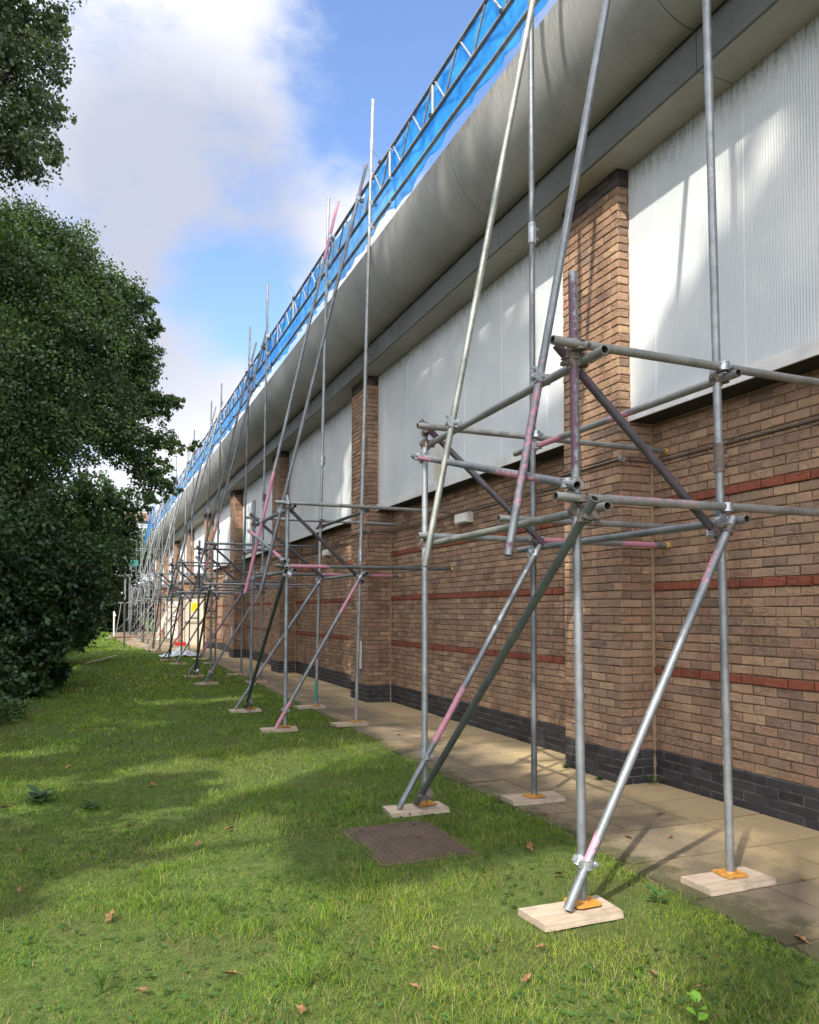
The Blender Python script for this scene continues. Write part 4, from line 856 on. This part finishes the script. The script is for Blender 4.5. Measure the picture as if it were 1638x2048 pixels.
# ------------------------------------------------------------------ grass
def grass():
    g = np.random.default_rng(5); VV = []; FF4 = []; FF3 = []; CC = []; base = 0
    zones = [(1.9, 5.0, -2.0, 3.3, 13500, .023, .0021), (5.0, 9.0, -2.0, 3.4, 5200, .028, .0034), (9.0, 16, -2.3, 3.5, 1700, .036, .0065), (16, 30, -2.5, 3.8, 420, .048, .015), (30, 60, -2.5, 3.0, 130, .055, .030)]
    for (y0, y1, x0, x1, dens, h, w) in zones:
        N = int((y1-y0)*(x1-x0)*dens); x = g.uniform(x0, x1, N); y = g.uniform(y0, y1, N)
        ex = edge_x(y)+.16*(vnoise(y*2.3, y*0, 12)-.55)+.05*(vnoise(y*11, y*0, 13)-.5)+g.normal(size=N)*.02
        p1 = vnoise(x*1.3, y*1.3, 20); p2 = vnoise(x*4.5, y*4.5, 21); p3 = vnoise(x*.6, y*.6, 22)
        keep = (x < ex) & ~((x > 1.63+.07*vnoise(y*5, y*0, 51)) & (x < 2.27-.10*vnoise(y*6, y*0, 52)) & (y > 4.47+.06*vnoise(x*6, x*0, 53)) & (y < 5.31-.05*vnoise(x*6, x*0, 54))) & (g.random(N) < .30+.9*p2)
        keep &= g.random(N) < np.clip((x+2.3)/1.1, .15, 1)
        for (fx, fy) in ((2.33, 3.4), (2.39, 5.6), (2.31, 10.0), (2.25, 12.1), (2.2, 16.9), (1.2, 4.9), (2.62, 4.2)): keep &= g.random(N) < .30+.7*np.clip((np.hypot(x-fx, (y-fy)*1.3)-.24)/.22, 0, 1)
        keep &= g.random(N) < .35+.65*np.clip((vnoise(x*1.7+5, y*1.7, 61)-.22)*7, 0, 1)
        x, y, p1, p2, p3 = x[keep], y[keep], p1[keep], p2[keep], p3[keep]; N = len(x)
        tuft = np.clip((vnoise(x*2.1, y*2.1, 30)-.62)*4, 0, 1)*np.clip((vnoise(x*9, y*9, 31)-.3)*2, 0, 1)
        H = h*(.45+1.0*g.random(N)**1.5)*(.75+.6*p1+1.5*tuft); an = g.uniform(0, 2*np.pi, N); lean = (.35+1.7*g.random(N))*H
        wd = w*(.6+.7*g.random(N)); z = ground_z(x, y)-.003
        dx, dy = np.cos(an), np.sin(an); sx, sy = -dy*wd*.5, dx*wd*.5
        V = np.empty((N, 5, 3))
        V[:, 0] = np.stack([x-sx, y-sy, z], 1); V[:, 1] = np.stack([x+sx, y+sy, z], 1)
        mx, my, mz = x+dx*lean*.35, y+dy*lean*.35, z+H*.62
        V[:, 2] = np.stack([mx+sx*.8, my+sy*.8, mz], 1); V[:, 3] = np.stack([mx-sx*.8, my-sy*.8, mz], 1); V[:, 4] = np.stack([x+dx*lean, y+dy*lean, z+H*.95], 1)
        i = base+np.arange(N)*5; FF4.append(np.stack([i, i+1, i+2, i+3], 1)); FF3.append(np.stack([i+3, i+2, i+4], 1)); base += N*5
        green = np.array([.092, .190, .020]); lime = np.array([.185, .250, .028]); straw = np.array([.26, .23, .10]); deep = np.array([.050, .115, .022])
        c = green*(1-p3[:, None])+lime*p3[:, None]; q = g.random(N)[:, None]; c = np.where(q < .11+.12*(p1[:, None] > .6), straw, c); c = np.where(q > .8, deep, c); c = c*(.6+.75*g.random((N, 1)))*(.72+.55*p2[:, None])
        VV.append(V.reshape(-1, 3)); CC.append(np.repeat(c, 5, 0))
    o = np_mesh('grass', np.concatenate(VV), [np.concatenate(FF4), np.concatenate(FF3)], M['grass'], np.concatenate(CC)); stuff(o, 'short patchy mown grass of the lawn beside the paving', 'grass')
    # clover and tiny white flower heads
    N = 5200; x = g.uniform(-1.4, 3.1, N); y = 2.2+13*g.random(N)**1.6; k = (x < edge_x(y)-.03) & (vnoise(x*1.9, y*1.9, 40) > .42) & ~((x > 1.6) & (x < 2.3) & (y > 4.43) & (y < 5.34)); x, y = x[k], y[k]; N = len(x)
    z = ground_z(x, y)+.012+.02*g.random(N); s = .004+.005*g.random(N); V = np.empty((N, 3, 6, 3))
    for j in range(3):
        an = g.uniform(0, 6.28, N)*0+j*2.1+g.random(N); cx, cy = x+np.cos(an)*s, y+np.sin(an)*s
        for q in range(6): V[:, j, q] = np.stack([cx+np.cos(q*1.047)*s, cy+np.sin(q*1.047)*s, z+.003*math.sin(q*2)], 1)
    i = np.arange(N*3)*6; F = np.stack([i+q for q in range(6)], 1); c = np.array([.05, .11, .03])*(.7+.8*g.random((N, 1))); c *= 1
    o = np_mesh('clover', V.reshape(-1, 3), [F], M['grass'], np.repeat(c, 18, 0)); stuff(o, 'scattered clover leaves and white specks through the lawn', 'clover')
grass()
def strip_cover():   # rank growth along the wood's edge
    bl = []
    for k in range(60): y = 6+k*.6; bl.append((-1.50+.3*math.sin(k*1.3)-(.35 if y < 11 else 0), y, .12, .42))
    V, F, C = leaves(bl, 4200, 12, .055, [(.04, .08, .022), (.06, .11, .026), (.03, .055, .02)], 9)
    V[:, 2] = np.abs(V[:, 2])*.8+.01
    stuff(np_mesh('ground_cover', V, [F], M['leaf'], C), 'tangled low nettles and ivy along the shaded left edge of the lawn', 'ground cover')
strip_cover()

# ------------------------------------------------------------------ small things
def manhole():
    t = thing('manhole_cover', 'rusty brown ribbed manhole cover sunk in the grass', 'manhole cover', (1.95, 4.89, .0))
    b = MB(); b.box(-.30, -.40, -.03, .30, .40, .011); b.build('lid', M['manhole'], t)
    b = MB(); 
    for q in ((-.33, -.43, -.3015, .43), (.3015, -.43, .33, .43), (-.3015, -.43, .3015, -.4015), (-.3015, .4015, .3015, .43)): b.box(q[0], q[1], -.03, q[2], q[3], .008)
    b.build('frame', mat_simple('manhole_frame', (0.10, 0.06, 0.045), .85, .3, 10), t)
    b = MB(); 
    for x in (-.2, .2): b.cyl((x, .33, .0115), (x, .33, .013), .02, n=10)
    b.build('keyhole', M['dark'], t)
manhole()
def dead_leaf_mesh(seed):
    r = random.Random(seed); n = 14; V = [(0, 0, .004)]; s = .035
    for k in range(n):
        a = 2*math.pi*k/n; lob = 1+.28*math.cos(a*5)+.12*r.uniform(-1, 1); rx = s*lob*(1.35 if abs(math.cos(a)) > .7 else .85)
        V.append((rx*math.cos(a), rx*.75*math.sin(a), .004+.016*abs(math.sin(a))**1.5*r.uniform(.4, 1.2)+.006*r.random()))
    b = MB(); b.add(V, [(0, k+1, (k+1) % n+1) for k in range(n)], 0, smooth=True)
    b.path([(s*1.2, 0, .008), (s*1.9, .006, .014), (s*2.2, .01, .010)], .0013, 4); return b
meshes = [dead_leaf_mesh(i).build('fallen_leaf', M['deadleaf']) for i in range(4)]
md = [o.data for o in meshes]; [bpy.data.objects.remove(o) for o in meshes]
spots_ = [(1.22, 2.95), (1.68, 2.86), (.55, 3.35), (1.05, 3.6), (2.3, 2.52), (2.2, 2.7), (.1, 4.2), (.4, 4.0), (-.35, 4.8), (.9, 5.6), (.65, 5.3), (1.3, 3.95), (2.5, 3.9), (2.62, 4.4), (2.05, 4.9), (-.1, 3.7), (.25, 5.9), (-.6, 6.8), (.5, 7.2), (1.7, 6.5), (1.3, 7.9), (-.2, 8.4), (.9, 9.6), (2.7, 3.3), (.75, 2.95), (1.45, 3.25), (1.9, 3.1), (2.4, 5.9), (-.4, 5.6), (0, 9.9), (.2, 3.35), (1.95, 2.55)]
rl = random.Random(4); spots = spots_[::2]+spots_[1::4]
for i, (x, y) in enumerate(spots):
    o = link('fallen_leaf', md[i % 4]); o.location = (x, y, float(ground_z(x, y))+.022); o.rotation_euler = (rl.uniform(-.4, .4), rl.uniform(-.4, .4), rl.uniform(0, 6)); s = rl.uniform(.4, .95); o.scale = (s, s, s)
    tag(o, 'small curled brown leaf lying in the grass', 'fallen leaf', 'fallen leaves on the lawn')
for i, (x, y) in enumerate([(3.35, 4.35), (3.95, 4.75), (3.62, 4.25), (3.3, 7.3), (3.6, 8.4), (3.9, 9.3), (3.5, 9.0), (3.05, 2.7), (3.75, 3.3)]):
    o = link('fallen_leaf', md[(i+1) % 4]); o.location = (x, y, .018); o.rotation_euler = (rl.uniform(-.2, .2), rl.uniform(-.2, .2), rl.uniform(0, 6)); s = rl.uniform(.5, .95); o.scale = (s, s, s)
    tag(o, 'small curled brown leaf lying on the paving slabs', 'fallen leaf', 'fallen leaves on the paving')
def broad_leaf(b, base, dirv, L, wd, col, cup=.15):
    d = Vector(dirv).normalized(); s = d.cross(Vector((0, 0, 1))); s = s.normalized() if s.length > .01 else Vector((1, 0, 0)); up = s.cross(d)
    rows = [(0, .1), (.2, .7), (.45, 1), (.7, .8), (.9, .35), (1, .02)]; V = []
    for t, w in rows:
        c = Vector(base)+d*L*t+Vector((0, 0, -L*.25*t*t))
        V += [c-s*wd*w+up*wd*w*cup, c, c+s*wd*w+up*wd*w*cup]
    F = [q for i in range(5) for q in ((3*i, 3*i+1, 3*i+4, 3*i+3), (3*i+1, 3*i+2, 3*i+5, 3*i+4))]
    b.add(V, F, 0, (*col, 1), smooth=True)
def plant(name, label, cat, loc, leaves_, L, wd, col, h=.03, seed=0, group=None, spread=1.0):
    r = random.Random(seed); t = thing(name, label, cat, loc, group); b = MB(); st = MB()
    for k in range(leaves_):
        a = k*2.4+r.uniform(-.3, .3); zz = h*(k+1)/leaves_; base = Vector((.004*math.cos(a), .004*math.sin(a), zz))
        k_ = r.uniform(.8, 1.2); broad_leaf(b, base, (math.cos(a)*spread, math.sin(a)*spread, r.uniform(.3, .9)), L*r.uniform(.7, 1.1), wd*r.uniform(.8, 1.1), tuple(c*k_ for c in col))
    b.build('leaves', M['leaf'], t); st.path([(0, 0, -.01), (.002, 0, h*.5), (0, .002, h)], .0022, 5, col=(.08, .12, .03, 1)); st.build('stem', M['leaf'], t)
def wz(x, y): return (x, y, float(ground_z(x, y)))
plant('seedling', 'bright lime-green broad-leaved seedling at the bottom edge of the lawn', 'plant', wz(2.10, 2.33), 5, .062, .026, (.16, .34, .035), .10, 1)
plant('weed', 'young pointed-leaf weed on the path edge left of the near wall-side board', 'plant', wz(2.78, 3.36), 7, .09, .018, (.05, .12, .03), .05, 2)
plant('weed', 'grassy weed in the corner at the foot of the nearest pillar', 'plant', (4.60, 5.62, .01), 8, .11, .012, (.08, .15, .03), .05, 3)
for i, (x, y, lab) in enumerate(((4.27, 5.95, 'nearer low green weed along the base of the nearest pillar'), (4.27, 6.25, 'middle low green weed along the base of the nearest pillar'), (4.28, 6.52, 'farther low green weed along the base of the nearest pillar'))):
    plant('weed', lab, 'plant', (x, y, .012), 22, .045, .012, (.05, .11, .03), .03, 5+i, 'weeds at the pillar foot', 1.6)
plant('dock_weed', 'broad dark dock leaves in the grass at the left frame edge', 'plant', wz(-.85, 7.1), 9, .17, .035, (.035, .08, .025), .05, 11)
plant('dock_weed', 'clump of dark dock leaves left of the lawn middle', 'plant', wz(-.38, 7.0), 10, .16, .04, (.035, .08, .025), .06, 12)
plant('dock_weed', 'dock leaves standing beside a fold of dead grass', 'plant', wz(.0, 6.6), 8, .12, .03, (.04, .09, .025), .05, 13)
def tall_grass(loc, label, h, n, seed, col=(.30, .26, .14)):
    r = random.Random(seed); b = MB()
    for k in range(n):
        a = r.uniform(0, 6.28); l = h*r.uniform(.2, .7); hh = h*r.uniform(.7, 1)
        pts = [(0, 0, 0), (math.cos(a)*l*.2, math.sin(a)*l*.2, hh*.5), (math.cos(a)*l*.6, math.sin(a)*l*.6, hh*.92), (math.cos(a)*l, math.sin(a)*l, hh*.98)]
        b.path(pts, [.0012, .0012, .0012, .0007], 4, col=(*col, 1))
        if n < 4: b.path([pts[2], Vector(pts[2]).lerp(Vector(pts[3]), .6), pts[3]], [.002, .0042, .001], 5, col=(.42, .36, .22, 1))
    o = b.build('tall_grass', M['grass']); o.location = loc; tag(o, label, 'grass stalk')
tall_grass(wz(2.98, 4.72), 'tall dry seed-headed grass stalk in front of the second timber board', .30, 2, 1)
tall_grass(wz(.83, 3.15), 'long bent green grass stems flopping across the foreground', .16, 14, 2, (.12, .20, .05))
tall_grass(wz(.62, 4.1), 'upright tuft of longer pale grass in the middle foreground', .12, 26, 3, (.13, .22, .05))
tall_grass(wz(.05, 3.45), 'tuft of longer grass at the lower left', .13, 30, 4, (.10, .19, .04))
def plank(name, label, p0, p1, w, h, mat='timber_old', cat='plank', group=None):
    p0, p1 = Vector(p0), Vector(p1); c = (p0+p1)/2; d = (p1-p0).normalized(); s = d.cross(Vector((0, 0, 1))).normalized(); u = s.cross(d)
    b = MB(); b.obox((0, 0, 0), Vector((1, 0, 0)), Vector((0, 1, 0)), Vector((0, 0, 1)), (p1-p0).length/2, w/2, h/2)
    o = b.build(name, M[mat]); o.matrix_world = Matrix.Translation(c) @ Matrix((d, -s, u)).transposed().to_4x4(); return tag(o, label, cat, group)
plank('plank', 'thin pale timber batten lying on the lawn halfway along', (-.16, 24.4, .06), (.72, 26.9, .12), .07, .03)
plank('plank', 'short pinkish board half hidden at the wood edge', (-1.05, 19.6, .07), (-.55, 22.2, .07), .09, .03)
plank('plank', 'pale board leaning against the scaffold before the white door', (3.05, 42.4, .03), (3.62, 44.0, 1.55), .2, .03, 'timber')
for i, (x, y, z, a, lab) in enumerate(((1.7, 44.6, .14, .35, 'bottom board of the loose timber pile on the far paving edge'), (1.9, 44.4, .185, .1, 'middle board of the loose timber pile on the far paving edge'), (1.75, 44.9, .23, .55, 'topmost board of the loose timber pile on the far paving edge'))):
    plank('plank', lab, (x-1.1*math.cos(a), y-1.1*math.sin(a), z), (x+1.1*math.cos(a), y+1.1*math.sin(a), z), .22, .04, 'brownply' if i == 1 else 'timber', 'plank', 'boards in the timber pile')
def posts():
    b = MB(); b.cyl((0, 0, 0), (0, 0, 1.42), .05, n=12); b.cyl((0, 0, 1.421), (0, 0, 1.45), .055, .03, n=12); b.box(-.03, -.075, 1.18, .09, -.052, 1.32)
    o = b.build('marker_post', M['whitepost']); o.location = (1.08, 46.7, .09); tag(o, 'white marker post standing at the end of the lawn', 'post')
    b = MB(); b.cyl((0, 0, 0), (0, 0, 1.75), .038, n=12); b.cyl((0, 0, 1.75), (0, 0, 1.78), .05, n=12); o = b.build('metal_post', M['darkmetal']); o.location = (1.25, 36.1, .05); tag(o, 'dark metal post in the grass before the far paving', 'post')
posts()
def red_tool():
    t = thing('toolbox', 'small red plastic toolbox on the paving in front of the cream door', 'toolbox', (3.62, 36.3, .012))
    b = MB(); V = []
    for z, k in ((0, .92), (.03, 1), (.12, 1), (.16, .9)): V += [(.24*k*sx, .11*k*sy, z) for sx, sy in ((-1, -1), (1, -1), (1, 1), (-1, 1))]
    b.add(V, [(3, 2, 1, 0), (12, 13, 14, 15)]+[(4*j+i, 4*j+(i+1) % 4, 4*j+4+(i+1) % 4, 4*j+4+i) for j in range(3) for i in range(4)], 0); b.build('case', M['red'], t)
    b = MB(); b.path([(-.12, 0, .16), (-.10, 0, .21), (0, 0, .225), (.10, 0, .21), (.12, 0, .16)], .014, 8); b.build('handle', M['black'], t)
red_tool()
def plastic():
    g = np.random.default_rng(3); n = 34; u, v = np.meshgrid(np.linspace(-1, 1, n), np.linspace(-1, 1, n), indexing='ij')
    x = u*.62*(1+.2*vnoise(v*2, u*0, 1)); y = v*.45*(1+.2*vnoise(u*2, v*0, 2)); z = .22*np.clip(1-u**2-v**2*.8, 0, 1)*(.35+1.1*vnoise(u*3+9, v*3+9, 3))+.05*vnoise(u*8+20, v*8+20, 4)
    V = np.stack([x.ravel(), y.ravel(), z.ravel()], 1); i = (np.arange(n-1)[:, None]*n+np.arange(n-1)[None]).ravel(); F = np.stack([i, i+n, i+n+1, i+1], 1)
    o = np_mesh('plastic_sheet', V, [F], M['clear'], np.ones((len(V), 3))); o.location = (2.75, 27.6, .01); tag(o, 'crumpled translucent plastic sheet lying by the fourth scaffold frame', 'plastic sheet')
plastic()
